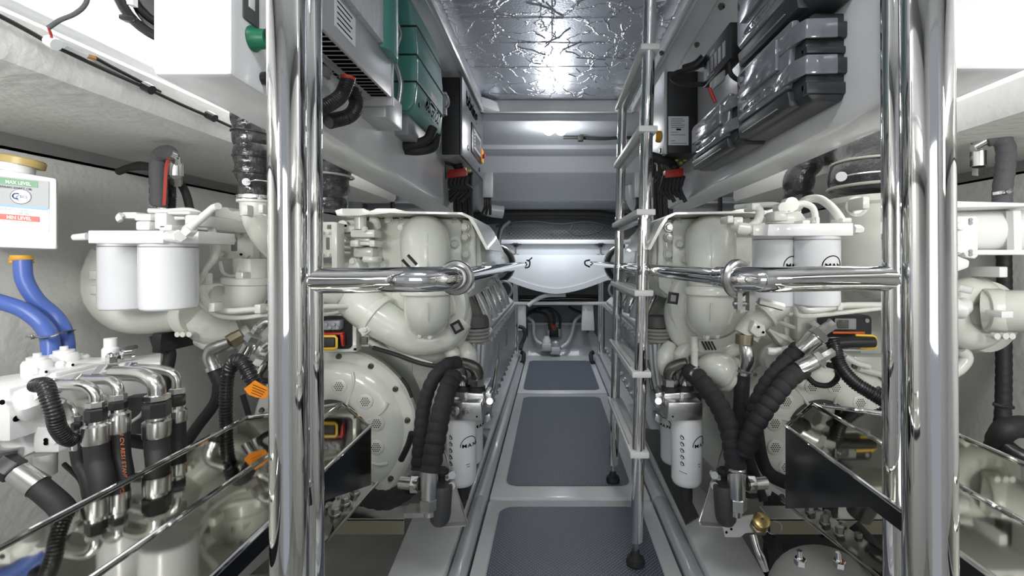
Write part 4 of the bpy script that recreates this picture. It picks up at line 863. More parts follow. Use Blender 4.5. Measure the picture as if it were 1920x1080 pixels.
wrapped([(1508, 690, 1.48), (1478, 712, 1.46), (1440, 760, 1.45), (1412, 805, 1.45), (1394, 850, 1.46)], 17, 'lower of two black wrapped hoses crossing the right flywheel housing')
cable([(1392, 700, 1.62), (1390, 750, 1.62), (1388, 800, 1.62), (1396, 860, 1.6), (1410, 930, 1.58)], 14, rubber, 'smooth black hose below the clamped elbow on the right engine', 'hose', 'hose')
cable([(1405, 760, 1.56), (1405, 850, 1.56), (1420, 900, 1.55), (1432, 940, 1.52)], 8, sleeve, 'thin black hose with dotted print beside the valve at right', 'hose', 'hose')
cable([(1418, 800, 1.66), (1428, 860, 1.66), (1445, 890, 1.64), (1475, 905, 1.6)], 12, sleeve, 'black hose curving away under the right flywheel housing', 'hose', 'hose')
# steel elbows and ferrules at hose tops (right engine oil lines)
satin = mat('satin_stainless', (0.55, 0.55, 0.53), 0.42, 0.6)
def ferrule(name_, path, r, lab, cat='fitting'):
    t = thing('hose_fitting', lab, cat, P(*path[0]))
    a, b_ = P(*path[0]), P(*path[1]); d = (b_-a); D = path[0][2]
    part(MB().lathe([(R_(r, D)*0.96, 0), (R_(r, D), 0.003), (R_(r, D), d.length*0.62), (R_(r*0.85, D), d.length*0.66)], a, d, 28), 'ferrule', alu, t)
    part(MB().hexa(a+d*0.66, d, R_(r*1.02, D), d.length*0.24), 'hex_nut', steel, t)
    if len(path) > 2:
        part(MB().tube([a+d*0.9]+[P(*p) for p in path[1:]], R_(r*0.6, D), n=6, smooth=False), 'stub', alu, t)
    return t
ferrule('a', [(1500, 658, 1.54), (1545, 618, 1.53), (1562, 607, 1.53)], 17, 'steel hose fitting of the upper crossing hose, right engine')
ferrule('b', [(1497, 692, 1.47), (1545, 668, 1.47), (1560, 660, 1.48)], 15, 'steel hose fitting of the lower crossing hose, right engine')
for sx in (-1, 1):
    m = (lambda x, D: x) if sx < 0 else (lambda x, D: 2070+0.152*900/D+4-x+26)
    m = (lambda x, D: x) if sx < 0 else (lambda x, D: x+ (1380-805) if False else 2186-x)
    s_ = 'left' if sx < 0 else 'right'
    t = thing('pump_valve', 'steel hand valve with dark cup on %s engine bearer' % s_, 'valve', P(m(810, 1.45), 985, 1.45))
    X = lambda x, y, D: P(m(x, D), y, D)
    part(MB().lathe([(R_(16, 1.45), 0), (R_(16.5, 1.45), 0.004), (R_(16.5, 1.45), 0.088), (R_(15, 1.45), 0.09)], X(805, 932, 1.45), UP, 28), 'ferrule', alu, t)
    part(MB().hexa(X(804, 955, 1.45), UP, R_(18, 1.45), R_(24, 1.45)), 'hex_nut', steel, t)
    part(MB().cyl(X(806, 966, 1.45), X(805, 950, 1.45), R_(11, 1.45), n=18), 'outlet_stub', alu, t)
    part(MB().cyl(X(752, 905, 1.48), X(786, 908, 1.46), R_(12, 1.45), n=20), 'cross_pipe', alu, t)
    part(MB().hexa(X(771, 907, 1.47), (-sx, 0, 0), R_(17, 1.45), R_(16, 1.45)), 'hex_nut', steel, t)
    part(MB().tube([X(800, 905, 1.50), X(825, 905, 1.52), X(845, 898, 1.54)], [R_(14, 1.5), R_(16, 1.5), R_(12, 1.5)], n=16), 'valve_body', steel, t)
    part(MB().tube([X(823, 925, 1.50), X(835, 915, 1.50), X(848, 905, 1.52)], R_(9, 1.5), n=12), 'valve_arm', steel, t)
    for x, y in ((849, 888), (848, 908)): part(MB().cyl(X(x, y, 1.50), X(x, y, 1.49)-V((0, 0.012, 0)), R_(7, 1.5), n=12), 'screw_head', alu, t)
    part(MB().lathe([(R_(7, 1.5), 0), (R_(8, 1.5), R_(12, 1.5)), (R_(14, 1.5), R_(15, 1.5)), (R_(15, 1.5), R_(20, 1.5)), (R_(11, 1.5), R_(24, 1.5))], X(827, 902, 1.5), UP, 20), 'black_knob', rubber, t, lab='black knob')
    part(MB().lathe([(R_(13, 1.46), 0), (R_(18, 1.46), 0.012), (R_(20, 1.46), 0.03), (R_(20, 1.46), R_(70, 1.46)), (R_(18, 1.46), R_(74, 1.46))], X(824, 982, 1.47), (sx*-0.06, 0.02, 1), 28), 'dark_cup', mat('dark_grey_cup', (0.055, 0.055, 0.057), 0.4), t, lab='dark grey cup')
    br = thing('support_bracket', 'tall triangular stainless bracket beside the pump valve, %s' % s_, 'bracket', X(850, 985, 1.56))
    part(MB().prism([X(826, 823, 1.60), X(876, 980, 1.60), X(838, 983, 1.60), X(815, 930, 1.60), X(812, 900, 1.60)], (0, 0.006, 0)), 'gusset', satin, br)
    part(MB().prism([X(876, 980, 1.60), X(832, 983, 1.60), X(829, 990, 1.54), X(874, 987, 1.54)], (0, 0, 0.004)), 'foot', steel, br)
    part(MB().tube([X(826, 823, 1.60), X(876, 980, 1.60)], 0.003, n=6, smooth=False), 'edge_fold', alu, br)
# sample cock with brass cap and white bracket on the right bearer
t = thing('brass_capped_port', 'brass keyed cap on white bracket by right bearer', 'port', P(1430, 1000, 1.5))
part(MB().prism([P(x, y, 1.5) for x, y in ((1352, 975), (1420, 965), (1440, 985), (1440, 998), (1398, 1000), (1388, 1008), (1360, 1008))], (0, 0.008, 0)), 'bracket', wpaint, t, bevel=0.002)
for x, y in ((1362, 998), (1371, 992)): part(MB().lathe([(0.004, 0), (0.004, 0.001)], P(x, y, 1.499), TO, 10), 'hole', ink, t)
ax = (P(1434, 962, 1.43)-P(1420, 992, 1.5)).normalized()
part(MB().hexa(P(1422, 988, 1.5), ax, R_(17, 1.5), 0.022), 'hex_base', bronze, t)
part(MB().lathe([(R_(13, 1.5), 0), (R_(15, 1.5), 0.006), (R_(15, 1.5), 0.022), (R_(13, 1.5), 0.024)], P(1424, 984, 1.5)+ax*0.015, ax, 28), 'brass_cap', brass, t)
cpt = P(1424, 984, 1.5)+ax*0.0385
part(MB().cyl(cpt, cpt+ax*0.006, 0.004, n=10), 'key_pin', dsteel, t)
part(MB().torus(P(1452, 990, 1.48), (0, 1, 0.2), R_(14, 1.48), 0.0012, n=24, k=6), 'wire_ring', alu, t)
part(MB().tube(PT([(1412, 1002, 1.5), (1420, 1030, 1.48), (1427, 1045, 1.47), (1436, 1070, 1.46)]), [0.012, 0.011, 0.013, 0.010], n=14), 'lower_pipe', alu, t)
text('GEARBOX OIL PUMP TANK', (0.555, 1.60, 0.033), X_, Y_, 0.008, ink, t, font_w=0.55)
# cross beams and slanted straps under the front of the engines
for sx in (-1, 1):
    s_ = 'left' if sx < 0 else 'right'
    m = (lambda x: x) if sx < 0 else (lambda x: 2190-x)
    D = 1.55
    t = thing('cross_beam', 'flat steel cross beam bolted low in front of the %s engine' % s_, 'beam', P(m(700), 1000, D))
    a, b_ = (560, 757) if sx < 0 else (430, 745)
    xs = sorted((P(m(a), 0, D).x, P(m(b_), 0, D).x))
    part(MB().box(xs[0], xs[1], D, D+0.08, P(0, 976, D).z, P(0, 972, D).z), 'top_flange', steel, t)
    part(MB().box(xs[0], xs[1], D, D+0.005, P(0, 1002, D).z, P(0, 974, D).z), 'web', mat('warm_steel', (0.36, 0.34, 0.27), 0.3, 1.0), t)
    if sx < 0: part(MB().prism([P(x, y, 1.5) for x, y in ((757, 962), (795, 962), (800, 970), (757, 972))], (0, 0.06, 0)), 'angle_top', steel, t)
    t = thing('slanted_strap', 'slanted steel strap with bolts in front of the %s engine' % s_, 'strap', P(m(640), 1010, 1.3))
    q0, q1 = (P(708, 905, 1.50), P(560, 1075, 1.10)) if sx < 0 else (P(1466, 938, 1.50), P(1690, 1115, 1.10))
    dd = (q1-q0).normalized()
    part(MB().prism([q0, q1, q1+V((sx*0.10, -0.02, 0.01)), q0+V((sx*0.06, 0, 0.01))], (0, 0, -0.006)), 'strap_plate', dmirror, t)
    part(MB().tube([q0, q1], 0.004, n=6, smooth=False), 'strap_edge', alu, t)
    for k in (0.18, 0.32, 0.45):
        bolt(q0.lerp(q1, k)+V((sx*0.035, 0, 0.004)), UP, 0.012, 0.022, steel, t)
        bolt(q0.lerp(q1, k+0.05)+V((sx*0.07, 0, 0.004)), UP, 0.010, 0.016, steel, t)
wrapped([(600, 905, 1.66), (660, 925, 1.62), (720, 938, 1.56), (752, 925, 1.52), (770, 910, 1.50)], 16, 'black wrapped hose leading left from the left pump valve', pitch=0.04)
wrapped([(590, 935, 1.75), (650, 945, 1.72), (700, 935, 1.70)], 18, 'second black hose low behind the left cross beam', pitch=0.04)

# dark gear and mounts low at the front of the engines
for sx in (-1, 1):
    s_ = 'left' if sx < 0 else 'right'
    m = (lambda x: x) if sx > 0 else (lambda x: 2190-x)
    if sx > 0:
        t = thing('gearbox_dome', 'grey domed gearbox cover with two chrome studs at the bottom right', 'cover', P(1545, 1130, 1.2))
        part(MB().sphere(P(1545, 1118, 1.22), R_(100, 1.22), (1, 0.8, 0.85), 40, 20), 'dome', mat('grey_castings', (0.30, 0.30, 0.28), 0.45, bump=0.1), t)
        part(MB().torus(P(1545, 1112, 1.2), UP, R_(92, 1.2), 0.006, n=40), 'dome_seam', MATS['grey_castings'], t)
        for x, y in ((1500, 1058), (1573, 1062)):
            part(MB().hexa(P(x, y, 1.12), (0, -0.1, 1), R_(11, 1.12), R_(12, 1.12)), 'stud_nut', chrome, t); part(MB().cyl(P(x, y, 1.12), P(x-1, y-26, 1.12), R_(5, 1.12), n=12), 'stud', chrome, t)
        for i, pth in enumerate(([(1440, 1000, 1.6), (1455, 1040, 1.55), (1458, 1100, 1.5)], [(1600, 985, 1.45), (1640, 1030, 1.4), (1680, 1090, 1.35)], [(1560, 900, 1.62), (1556, 960, 1.6), (1550, 1010, 1.58)])):
            cable(pth, 13, sleeve, ['black hose with printed dots descending left of the gearbox dome', 'black hose slanting behind the right pole base', 'black hose with printed dashes crossing the right cross beam'][i], 'hose', 'hose')
        t = thing('reflective_pipe', 'dark steel pipe bend low beside the right pole', 'pipe', P(1640, 960, 1.35))
        part(ptube([(1610, 965, 1.4), (1630, 935, 1.38), (1665, 915, 1.36)], 22, n=24), 'bend', dsteel, t); part(MB().cyl(P(1640, 928, 1.36), P(1668, 908, 1.35), R_(26, 1.36), n=28), 'collar', steel, t)
    x0, x1 = sorted((P(m(1440), 0, 1.75).x, P(m(1760), 0, 1.75).x))
    if sx > 0: solo(MB().box(x0, x1, 1.74, 1.80, Z(-1.25), Z(-0.80)), 'engine_mount', rubber, 'black engine mount block low under the %s engine' % s_, 'mount', bevel=0.01)

# ================================================================ LEFT ENGINE: outboard front parts (children of the engine)
def pbx(x0, y0, x1, y1, D0, D1, name, mt, par, bevel=0.004, lab=None):
    return part(MB().pb(x0, y0, x1, y1, D0, D1), name, mt, par, bevel=bevel, lab=lab)
def poly(pts, D0, D1, name, mt, par, bevel=0.003): return part(MB().pp(pts, D0, D1), name, mt, par, bevel=bevel)
def tb(path, r, name, mt, par, **k): return part(ptube(path, r, **k), name, mt, par)
def lat(prof, o, ax, name, mt, par, n=32, px=None):
    D = o[2]; return part(MB().lathe([(R_(a, D), R_(h, D)) for a, h in prof], P(*o), ax, n), name, mt, par)

# coolant pump brackets between the pole and the cooler
poly([(597, 416), (628, 416), (632, 420), (632, 483), (597, 483)], 1.62, 1.66, 'slotted_plate', ivory, tL)
pbx(611, 445, 617, 468, 1.617, 1.64, 'plate_slot', mat('shade_grey', (0.16, 0.17, 0.15), 0.5), tL, 0.002)
pbx(613, 421, 620, 429, 1.617, 1.64, 'plate_slot', MATS['shade_grey'], tL, 0.001)
for x, y in ((605, 436), (617, 437), (605, 476), (618, 478)): bolt(P(x, y, 1.62), TO, 0.007, 0.012, ivory, tL)
pbx(621, 417, 632, 505, 1.60, 1.66, 'side_rib', ivory, tL)
poly([(632, 412), (700, 412), (712, 430), (712, 505), (632, 505)], 1.74, 1.9, 'thermostat_housing', ivory2, tL, 0.01)
poly([(632, 425), (668, 421), (668, 434), (632, 436)], 1.68, 1.76, 'cast_ledge', ivory, tL)
lat([(9, 0), (9, 14)], (648, 423, 1.70), TO, 'boss', ivory, tL); lat([(2.5, 0), (2.5, 1)], (648, 423, 1.672), TO, 'boss_hole', ink, tL, 12)
tb([(676, 402, 1.68), (676, 430, 1.68)], 11, 'sensor_body', ivory, tL, n=14, smooth=False)
pbx(656, 430, 702, 445, 1.66, 1.74, 'clamp_bar', ivory, tL, 0.006)
pbx(664, 445, 694, 455, 1.69, 1.75, 'valve_neck', ivory, tL, 0.005)
pbx(655, 450, 672, 463, 1.65, 1.74, 'clamp_block', ivory, tL, 0.006); pbx(691, 450, 703, 463, 1.65, 1.74, 'clamp_block', ivory, tL, 0.006)
pbx(670, 453, 693, 460, 1.665, 1.72, 'clamp_bridge', ivory, tL, 0.003)
pbx(661, 463, 700, 483, 1.69, 1.76, 'valve_lower', ivory, tL, 0.01)
tb([(682, 486, 1.67), (700, 487, 1.67), (710, 486, 1.70)], 6, 'cast_lug', ivory, tL, n=10)
tb([(696, 410, 1.70), (704, 414, 1.70), (708, 425, 1.72)], 7, 'cast_lug', ivory, tL, n=12)
poly([(655, 485), (668, 485), (677, 505), (650, 505)], 1.66, 1.74, 'triangular_foot', ivory, tL, 0.006); bolt(P(662, 490, 1.66), TO, 0.011, 0.012, ivory, tL)
for y in (440, 452, 464, 474): tb([(634, y, 1.72), (658, y+1, 1.72)], 3.6, 'casting_rib', ivory, tL, n=8, smooth=False)
bolt(P(684, 430, 1.66), TO, 0.009, 0.010, ivory, tL)
tb([(602, 530, 1.62), (625, 545, 1.64), (650, 530, 1.68)], [30, 28, 22], 'pipe_bend', ivory, tL, n=24)
tb([(366, 520, 1.33), (372, 548, 1.33), (395, 575, 1.35), (425, 583, 1.38), (480, 580, 1.42), (560, 576, 1.50), (655, 574, 1.62)], 6, 'oil_line', ivory, tL, n=12)
tb([(364, 545, 1.33), (380, 572, 1.34), (410, 592, 1.37), (450, 596, 1.42), (510, 590, 1.45), (600, 590, 1.60), (640, 584, 1.66)], 4.5, 'oil_line', ivory, tL, n=10)
for x, y, D in ((482, 580, 1.42), (396, 577, 1.34)): pbx(x-6, y-9, x+6, y+8, D-0.02, D+0.02, 'line_clip', ivory, tL, 0.003)
# front plate group between filters and pole
poly([(402, 395), (414, 388), (425, 388), (432, 395), (510, 395), (510, 412), (402, 412)], 1.66, 1.95, 'heat_cover_end', ivory, tL, 0.004)
poly([(392, 410), (450, 410), (470, 425), (510, 440), (510, 485), (392, 485)], 1.66, 1.85, 'housing_front', ivory, tL, 0.008)
pbx(404, 432, 474, 485, 1.60, 1.64, 'mount_plate', ivory, tL, 0.003)
pbx(432, 446, 444, 471, 1.597, 1.62, 'plate_slot', MATS['shade_grey'], tL, 0.004)
for x, y in ((417, 438), (449, 440), (465, 441), (419, 477), (466, 478), (437, 450)): bolt(P(x, y, 1.60), TO, 0.010, 0.014, ivory, tL)
lat([(2.5, 0), (2.5, 1)], (452, 477, 1.598), TO, 'plate_hole', ink, tL, 12)
tb([(424, 414, 1.60), (428, 428, 1.60)], 8, 'hex_pipe_end', ivory, tL, n=6, smooth=False); pbx(426, 415, 438, 430, 1.60, 1.66, 'cast_window', ivory2, tL); lat([(7, 0), (7, 12)], (432, 420, 1.62), TO, 'window_boss', ivory, tL)
# conical cast elbow under the black duct
part(MB().lathe([(R_(32, 1.3), 0), (R_(32, 1.3), -R_(4, 1.3)), (R_(27, 1.3), -R_(6, 1.3)), (R_(26, 1.3), -R_(30, 1.3))], P(480, 376, 1.3), UP, 36), 'duct_flange', ivory, tL)
tb([(482, 395, 1.30), (485, 412, 1.31), (497, 440, 1.34), (512, 462, 1.40), (530, 480, 1.45)], [27, 27, 25, 22, 18], 'cast_funnel', ivory, tL, n=32)
pbx(452, 383, 464, 404, 1.24, 1.32, 'flange_lug', ivory, tL, 0.005); pbx(483, 382, 493, 400, 1.23, 1.3, 'flange_lug', ivory, tL, 0.005)
lat([(9, 0), (9, 6), (6, 7)], (502, 396, 1.27), TO, 'flange_boss', ivory, tL)
for x in (459, 489): bolt(P(x, 373, 1.27), UP, 0.007, 0.010, steel, tL)
# lower coolant elbow with ring
tb([(470, 485, 1.52), (470, 530, 1.52)], [29, 29], 'down_pipe', ivory, tL, n=32, smooth=False)
lat([(38, -7), (41, -5), (41, 5), (38, 7)], (462, 527, 1.50), (0.05, 0, 1), 'joint_ring', ivory, tL, 40)
tb([(464, 530, 1.50), (461, 552, 1.50), (447, 568, 1.50), (425, 568, 1.51), (405, 560, 1.53)], [37, 36, 33, 28, 26], 'coolant_elbow', ivory, tL, n=36)
lat([(29, -10), (31, -8), (31, 8), (29, 10)], (402, 556, 1.52), (0.9, 0, 0.35), 'hose_band', ivory, tL, 36)
tb([(448, 485, 1.49), (448, 520, 1.47)], 6, 'stay_tube', ivory, tL, n=12, smooth=False); pbx(440, 510, 455, 532, 1.44, 1.49, 'stay_foot', ivory, tL)
tb([(413, 492, 1.50), (418, 510, 1.48), (430, 517, 1.47), (445, 517, 1.46)], 3.2, 'thin_line', ivory, tL, n=8)
tb([(393, 412, 1.40), (398, 435, 1.38), (405, 460, 1.36), (400, 485, 1.35), (385, 505, 1.34), (370, 530, 1.33)], [6, 7, 8, 7, 6, 7], 'flex_line', ivory, tL, rib='wrap', pitch=0.014, amp=0.06, n=12)
tb([(366, 400, 1.45), (378, 405, 1.42), (392, 418, 1.40)], 6, 'flex_line', ivory, tL, n=10)
pbx(368, 512, 386, 534, 1.35, 1.38, 'line_bracket', ivory, tL)
# fuel filters on a bar
t = tL
def fuel_filters(cs, D, ytop, ybot, r, par, marks):
    for i, (x, dD) in enumerate(cs):
        Dd = D+dD; rr = R_(r, D); top = P(x, ytop, Dd).z; bot = P(x, ybot, Dd).z; h = top-bot; c_ = P(x, ybot, Dd)
        fo = part(MB().lathe([(rr*0.90, 0), (rr*0.97, 0.004), (rr, 0.014), (rr, h-0.006), (rr*1.005, h-0.005), (rr*1.005, h)], c_, UP, 48), 'fuel_filter', filt, par)
        part(MB().lathe([(rr*1.012, h-0.012), (rr*1.012, h-0.009)], c_, UP, 48), 'filter_seal', grey, fo)
        if marks:
            a0_ = 0.22 if i else 0.50
            part(MB().tube([V((c_.x+rr*1.005*math.sin(a0_+0.5*math.cos(w)), c_.y-rr*1.005*math.cos(a0_+0.5*math.cos(w)), c_.z+h*0.57+0.028*math.sin(w))) for w in [PI*k/14 for k in range(15)]], 0.0014, n=6, smooth=False), 'crest_arc', ink, fo)
            for ch, da in (('M', -0.40), ('A', -0.10), ('N', 0.18)):
                an = a0_+da; text(ch, (c_.x+rr*1.01*math.sin(an), c_.y-rr*1.01*math.cos(an), c_.z+h*0.57-0.004), (math.cos(an+0.1), math.sin(an+0.1), 0), UP, 0.012, ink, fo, font_w=1.3, thick=0.0012, bold=0.03)
fuel_filters([(238, 0.10), (317, 0)], 1.25, 456, 579, 45.5, tL, False)
poly([(165, 432), (306, 432), (306, 456), (165, 456)], 1.18, 1.34, 'filter_head', wpaint, tL, 0.002)
pbx(306, 433, 372, 456, 1.20, 1.34, 'filter_head_end', wpaint, tL, 0.003)
tb([(165, 443, 1.24), (155, 444, 1.24), (139, 445, 1.24)], [7, 7, 6], 'head_sensor', wpaint, tL, n=12, smooth=False)
part(MB().cyl(P(318, 443, 1.19), P(336, 443, 1.14), R_(11, 1.18), n=24), 'union', wpaint, tL)
part(MB().hexa(P(333, 443, 1.15), (1, -0.8, 0), R_(12, 1.15), R_(16, 1.15)), 'hex_nut', wpaint, tL)
tb([(352, 430, 1.14), (374, 412, 1.13), (402, 388, 1.12)], [9, 7.5, 6.5], 'fuel_pipe', wpaint, tL, n=16, smooth=False)
part(MB().hexa(P(350, 436, 1.14), P(374, 415, 1.13)-P(350, 436, 1.14), R_(12, 1.14), R_(16, 1.14)), 'hex_nut', wpaint, tL)
part(MB().cyl(P(400, 390, 1.12), P(409, 386, 1.11), R_(6.5, 1.12), n=14), 'pipe_tip', wpaint, tL)
# clutter on top of the filter head
for a in ((225, 397, 255, 410, 'connector'), (250, 400, 282, 414, 'connector'), (253, 414, 280, 432, 'bracket_block'), (288, 398, 312, 430, 'bracket_block'), (296, 420, 322, 433, 'bracket_block'), (345, 402, 372, 424, 'bracket_block'), (312, 395, 356, 402, 'top_line')):
    pbx(a[0], a[1], a[2], a[3], 1.30, 1.38, a[4], wpaint, tL, 0.006)
tb([(228, 402, 1.29), (222, 408, 1.29), (226, 414, 1.29)], 5, 'cable_plug', wpaint, tL, n=10)
tb([(280, 395, 1.34), (310, 396, 1.34), (355, 394, 1.36), (380, 404, 1.38), (396, 412, 1.4)], 5, 'top_line', wpaint, tL, n=10)
tb([(305, 404, 1.33), (320, 408, 1.33), (348, 408, 1.34)], 4.5, 'top_line', wpaint, tL, n=10)
pbx(300, 405, 400, 432, 1.42, 1.6, 'head_back_casting', ivory, tL, 0.01)
# big outboard scroll pipe behind the fuel filters
tb([(205, 470, 1.50), (196, 510, 1.50), (204, 555, 1.49), (238, 585, 1.48), (290, 590, 1.48), (345, 585, 1.50)], [26, 32, 36, 38, 36, 33], 'scroll_pipe', ivory, tL, n=36)
tb([(262, 480, 1.6), (262, 560, 1.6)], 70, 'scroll_body', ivory, tL, n=36, smooth=False)
for y in (507, 535): pbx(166, y, 200, y+17, 1.42, 1.50, 'scroll_flange', ivory, tL, 0.004)
lat([(35, -10), (37, -8), (37, 8), (35, 10)], (352, 590, 1.50), (1, 0, 0.05), 'band_clamp', ivory, tL, 40)
for x in (338, 348, 360): lat([(5, 0), (5, 8)], (x, 626, 1.46), TO, 'clamp_screw', ivory, tL, 12)
tb([(365, 590, 1.52), (390, 605, 1.54), (420, 618, 1.56), (450, 610, 1.58)], [34, 38, 34, 26], 'turbine_casing', ivory2, tL, n=28)
tb([(375, 632, 1.55), (400, 640, 1.55), (440, 636, 1.56), (470, 620, 1.58)], [16, 20, 18, 14], 'turbine_foot', ivory2, tL, n=20)
pbx(442, 595, 505, 660, 1.62, 1.8, 'casting_wall', ivory2, tL, 0.01)
# control unit, left engine
t = thing('control_unit', 'black engine control unit with yellow plug in a pale frame, left engine', 'controller', P(625, 655, 1.66))
pbx(596, 588, 668, 660, 1.66, 1.72, 'frame', ivory, t, 0.004)
part(MB().prism([V((x, 1.655, z)) for x, z in rrect(P(590, 0, 1.655).x, P(660, 0, 1.655).x, P(0, 654, 1.655).z, P(0, 592, 1.655).z, 0.016)], (0, 0.02, 0)), 'case', plast, t)
pbx(606, 601, 637, 619, 1.625, 1.66, 'grey_connector', grey, t, 0.004, 'grey connector face')
for k in range(4): lat([(3, 0), (3, 2)], (612+k*7, 608+(k % 2)*6, 1.622), TO, 'pin', labgrey, t, 10)
pbx(596, 624, 642, 628, 1.63, 1.66, 'red_bar', red, t, 0.001, 'red lever bar'); poly([(637, 628), (643, 628), (643, 650), (640, 648)], 1.63, 1.65, 'red_lever', red, t, 0.001)
part(MB().tube(PT([(590, 630, 1.62), (628, 630, 1.62), (631, 634, 1.62), (631, 651, 1.62), (627, 654, 1.62), (590, 655, 1.62)]), R_(2.8, 1.62), n=4, smooth=False), 'yellow_frame', yellow, t, lab='yellow plug frame')
pbx(596, 633, 627, 651, 1.62, 1.66, 'plug', rubber, t, 0.005)
for x, y in ((664, 590), (665, 655)): pbx(x-2, y-2, x+2, y+2, 1.655, 1.66, 'frame_hole', ink, t, 0.0)
pbx(672, 620, 692, 650, 1.70, 1.8, 'lattice_bracket', ivory2, tL, 0.004); pbx(676, 632, 688, 646, 1.69, 1.72, 'lattice_window', MATS['shade_grey'], tL, 0.002)
tb([(692, 640, 1.7), (720, 655, 1.7), (760, 668, 1.68), (810, 684, 1.68)], 5, 'harness', ivory, tL, n=10)
cable([(700, 652, 1.68), (740, 664, 1.66), (785, 680, 1.65), (824, 688, 1.65)], 4, rubber, 'black harness crossing above the left flywheel housing')
cable([(752, 708, 1.7), (764, 725, 1.7), (772, 745, 1.7)], 3, rubber, 'short black strip on the left flywheel housing rim', 'strip', 'rubber_strip')
cable([(772, 812, 1.62), (765, 835, 1.64), (752, 862, 1.66)], 6, rubber, 'short black pipe at lower right of the left flywheel housing', 'hose', 'hose')

# ================================================================ LEFT: hydraulic fittings by the pole
t = thing('brass_elbow', 'steel elbow with brass collar under the left engine turbine', 'elbow', P(400, 660, 1.42))
tb([(455, 628, 1.44), (440, 636, 1.43), (430, 642, 1.42)], [13, 14, 14], 'brass_collar', bronze, t, n=8, smooth=False)
tb([(432, 641, 1.42), (415, 648, 1.42), (398, 656, 1.42), (394, 672, 1.42), (402, 690, 1.42)], [9, 12, 13, 13, 12], 'elbow', dsteel if False else steel, t, n=20)
lat([(15, -2), (15, 6)], (402, 692, 1.42), (-0.4, 0, 1), 'clamp_band', alu, t, 20)
cable([(402, 694, 1.42), (412, 716, 1.42), (420, 735, 1.42)], 12, rubber, 'black hose clamped under the brass collared elbow', 'hose', 'hose')
for i, (x, y, lab) in enumerate(((478, 628, 'upper steel bolt-nosed pressure fitting beside the left pole'), (486, 668, 'lower steel bolt-nosed pressure fitting beside the left pole'))):
    t = thing('pressure_fitting', lab, 'fitting', P(x, y, 1.36)); D = 1.36
    part(MB().hexa(P(x-8, y+12, D), P(x+10, y-16, D)-P(x-8, y+12, D), R_(14, D), R_(15, D)), 'hex_nut', steel, t)
    part(MB().hexa(P(x, y-1, D), P(x+10, y-16, D)-P(x-8, y+12, D), R_(10, D), R_(20, D)), 'hex_tip', alu, t)
    tb([(x-12, y+18, D), (x-26, y+42, D)], 9, 'tube', alu, t, n=14, smooth=False); tb([(x+6, y+12, D+0.02), (x-10, y+42, D+0.02)], 8, 'tube', alu, t, n=14, smooth=False)
    tb([(x+8, y-14, D), (x+22, y-24, D), (x+40, y-22, D)], 9, 'branch', steel, t, n=12)
cable([(505, 680, 1.4), (488, 700, 1.38), (490, 712, 1.38), (510, 715, 1.4)], 5, rubber, 'small black cable curl beside the left pole')
cable([(432, 690, 1.3), (440, 676, 1.29), (456, 680, 1.28), (470, 705, 1.27), (480, 722, 1.27)], 12, plast, 'shiny black corrugated conduit carrying the orange tag', 'hose', 'corrugated_hose', rib='corr', pitch=0.010, amp=0.12, n=18)
cable([(436, 682, 1.32), (428, 700, 1.32), (424, 740, 1.32), (424, 790, 1.32), (430, 840, 1.3), (440, 880, 1.28)], 11, plast, 'black corrugated conduit hanging down beside the tagged one', 'hose', 'corrugated_hose', rib='corr', pitch=0.009, amp=0.1, n=16)
cable([(410, 700, 1.42), (405, 750, 1.42), (370, 800, 1.42), (335, 850, 1.4)], 10, rubber, 'black hose running down to the left behind the conduits', 'hose', 'hose')
cable([(455, 740, 1.4), (470, 790, 1.4), (480, 820, 1.4)], 5, rubber, 'thin black cable behind the tagged conduit')
t = thing('orange_tag', 'bright orange paper tag on a black conduit', 'tag', P(481, 748, 1.25))
part(MB().prism(PT([(457, 729, 1.25), (478, 713, 1.24), (492, 722, 1.24), (505, 728, 1.25), (504, 738, 1.25), (497, 748, 1.25), (480, 745, 1.25), (466, 740, 1.25)]), (0, 0.001, 0)), 'tag', orange, t)
for k in range(4): part(MB().tube(PT([(474+k*-1, 721+k*5, 1.2385), (499-k*3, 732+k*4, 1.2385)]), 0.0007, n=4, smooth=False), 'print_line', ink, t)
cable([(292, 628, 1.5), (300, 650, 1.5), (318, 660, 1.5), (312, 700, 1.48), (306, 740, 1.45)], 10, rubber, 'black hose passing behind the end of the manifold block', 'hose', 'hose')
pbx(284, 626, 302, 662, 1.45, 1.6, 'dark_end_cover', plast, tL, 0.004)

# ================================================================ STEERING MANIFOLD WITH HOSES
mt_ = thing('hydraulic_manifold', 'white painted hydraulic manifold block on the left wall', 'manifold', P(150, 860, 1.05))
zt = Z(-0.2565); zb = Z(-0.362)
o2 = [(P(18, 0, .95).x, .95), (P(173, 0, 1.12).x, 1.12), (P(180, 0, 1.13).x, 1.13), (P(301, 0, 1.19).x, 1.19), (P(303, 0, 1.31).x, 1.31), (P(0, 0, 1.05).x, 1.05), (P(-60, 0, .95).x, .95)]
part(MB().prism([(x, y, zb) for x, y in o2], (0, 0, zt-zb)), 'block', wpaint, mt_, bevel=0.003)
def face(px, py, off=0.0):      # point on the long front face of the block under pixel (px, py)
    a = V((o2[0][0], o2[0][1], 0)); b_ = V((o2[1][0], o2[1][1], 0)); d = b_-a
    # ray from the eye along (px) meets the vertical plane through a, b
    k = (px-1035)/F; s_ = (k*a.y-a.x)/(d.x-k*d.y); y = a.y+d.y*s_
    n_ = V((d.y, -d.x, 0)).normalized()
    return V((k*y, y, EYE-(py-485)/F*y))+n_*off
FN = V((o2[1][1]-o2[0][1], -(o2[1][0]-o2[0][0]), 0)).normalized()
for px_, py_, r in ((30, 785, 0.006), (5, 754, 0.005)):
    part(MB().lathe([(r, 0), (r, 0.0015)], face(px_, py_, 0.0), FN if px_ > 18 else TO, 14), 'port_hole', ink, mt_)
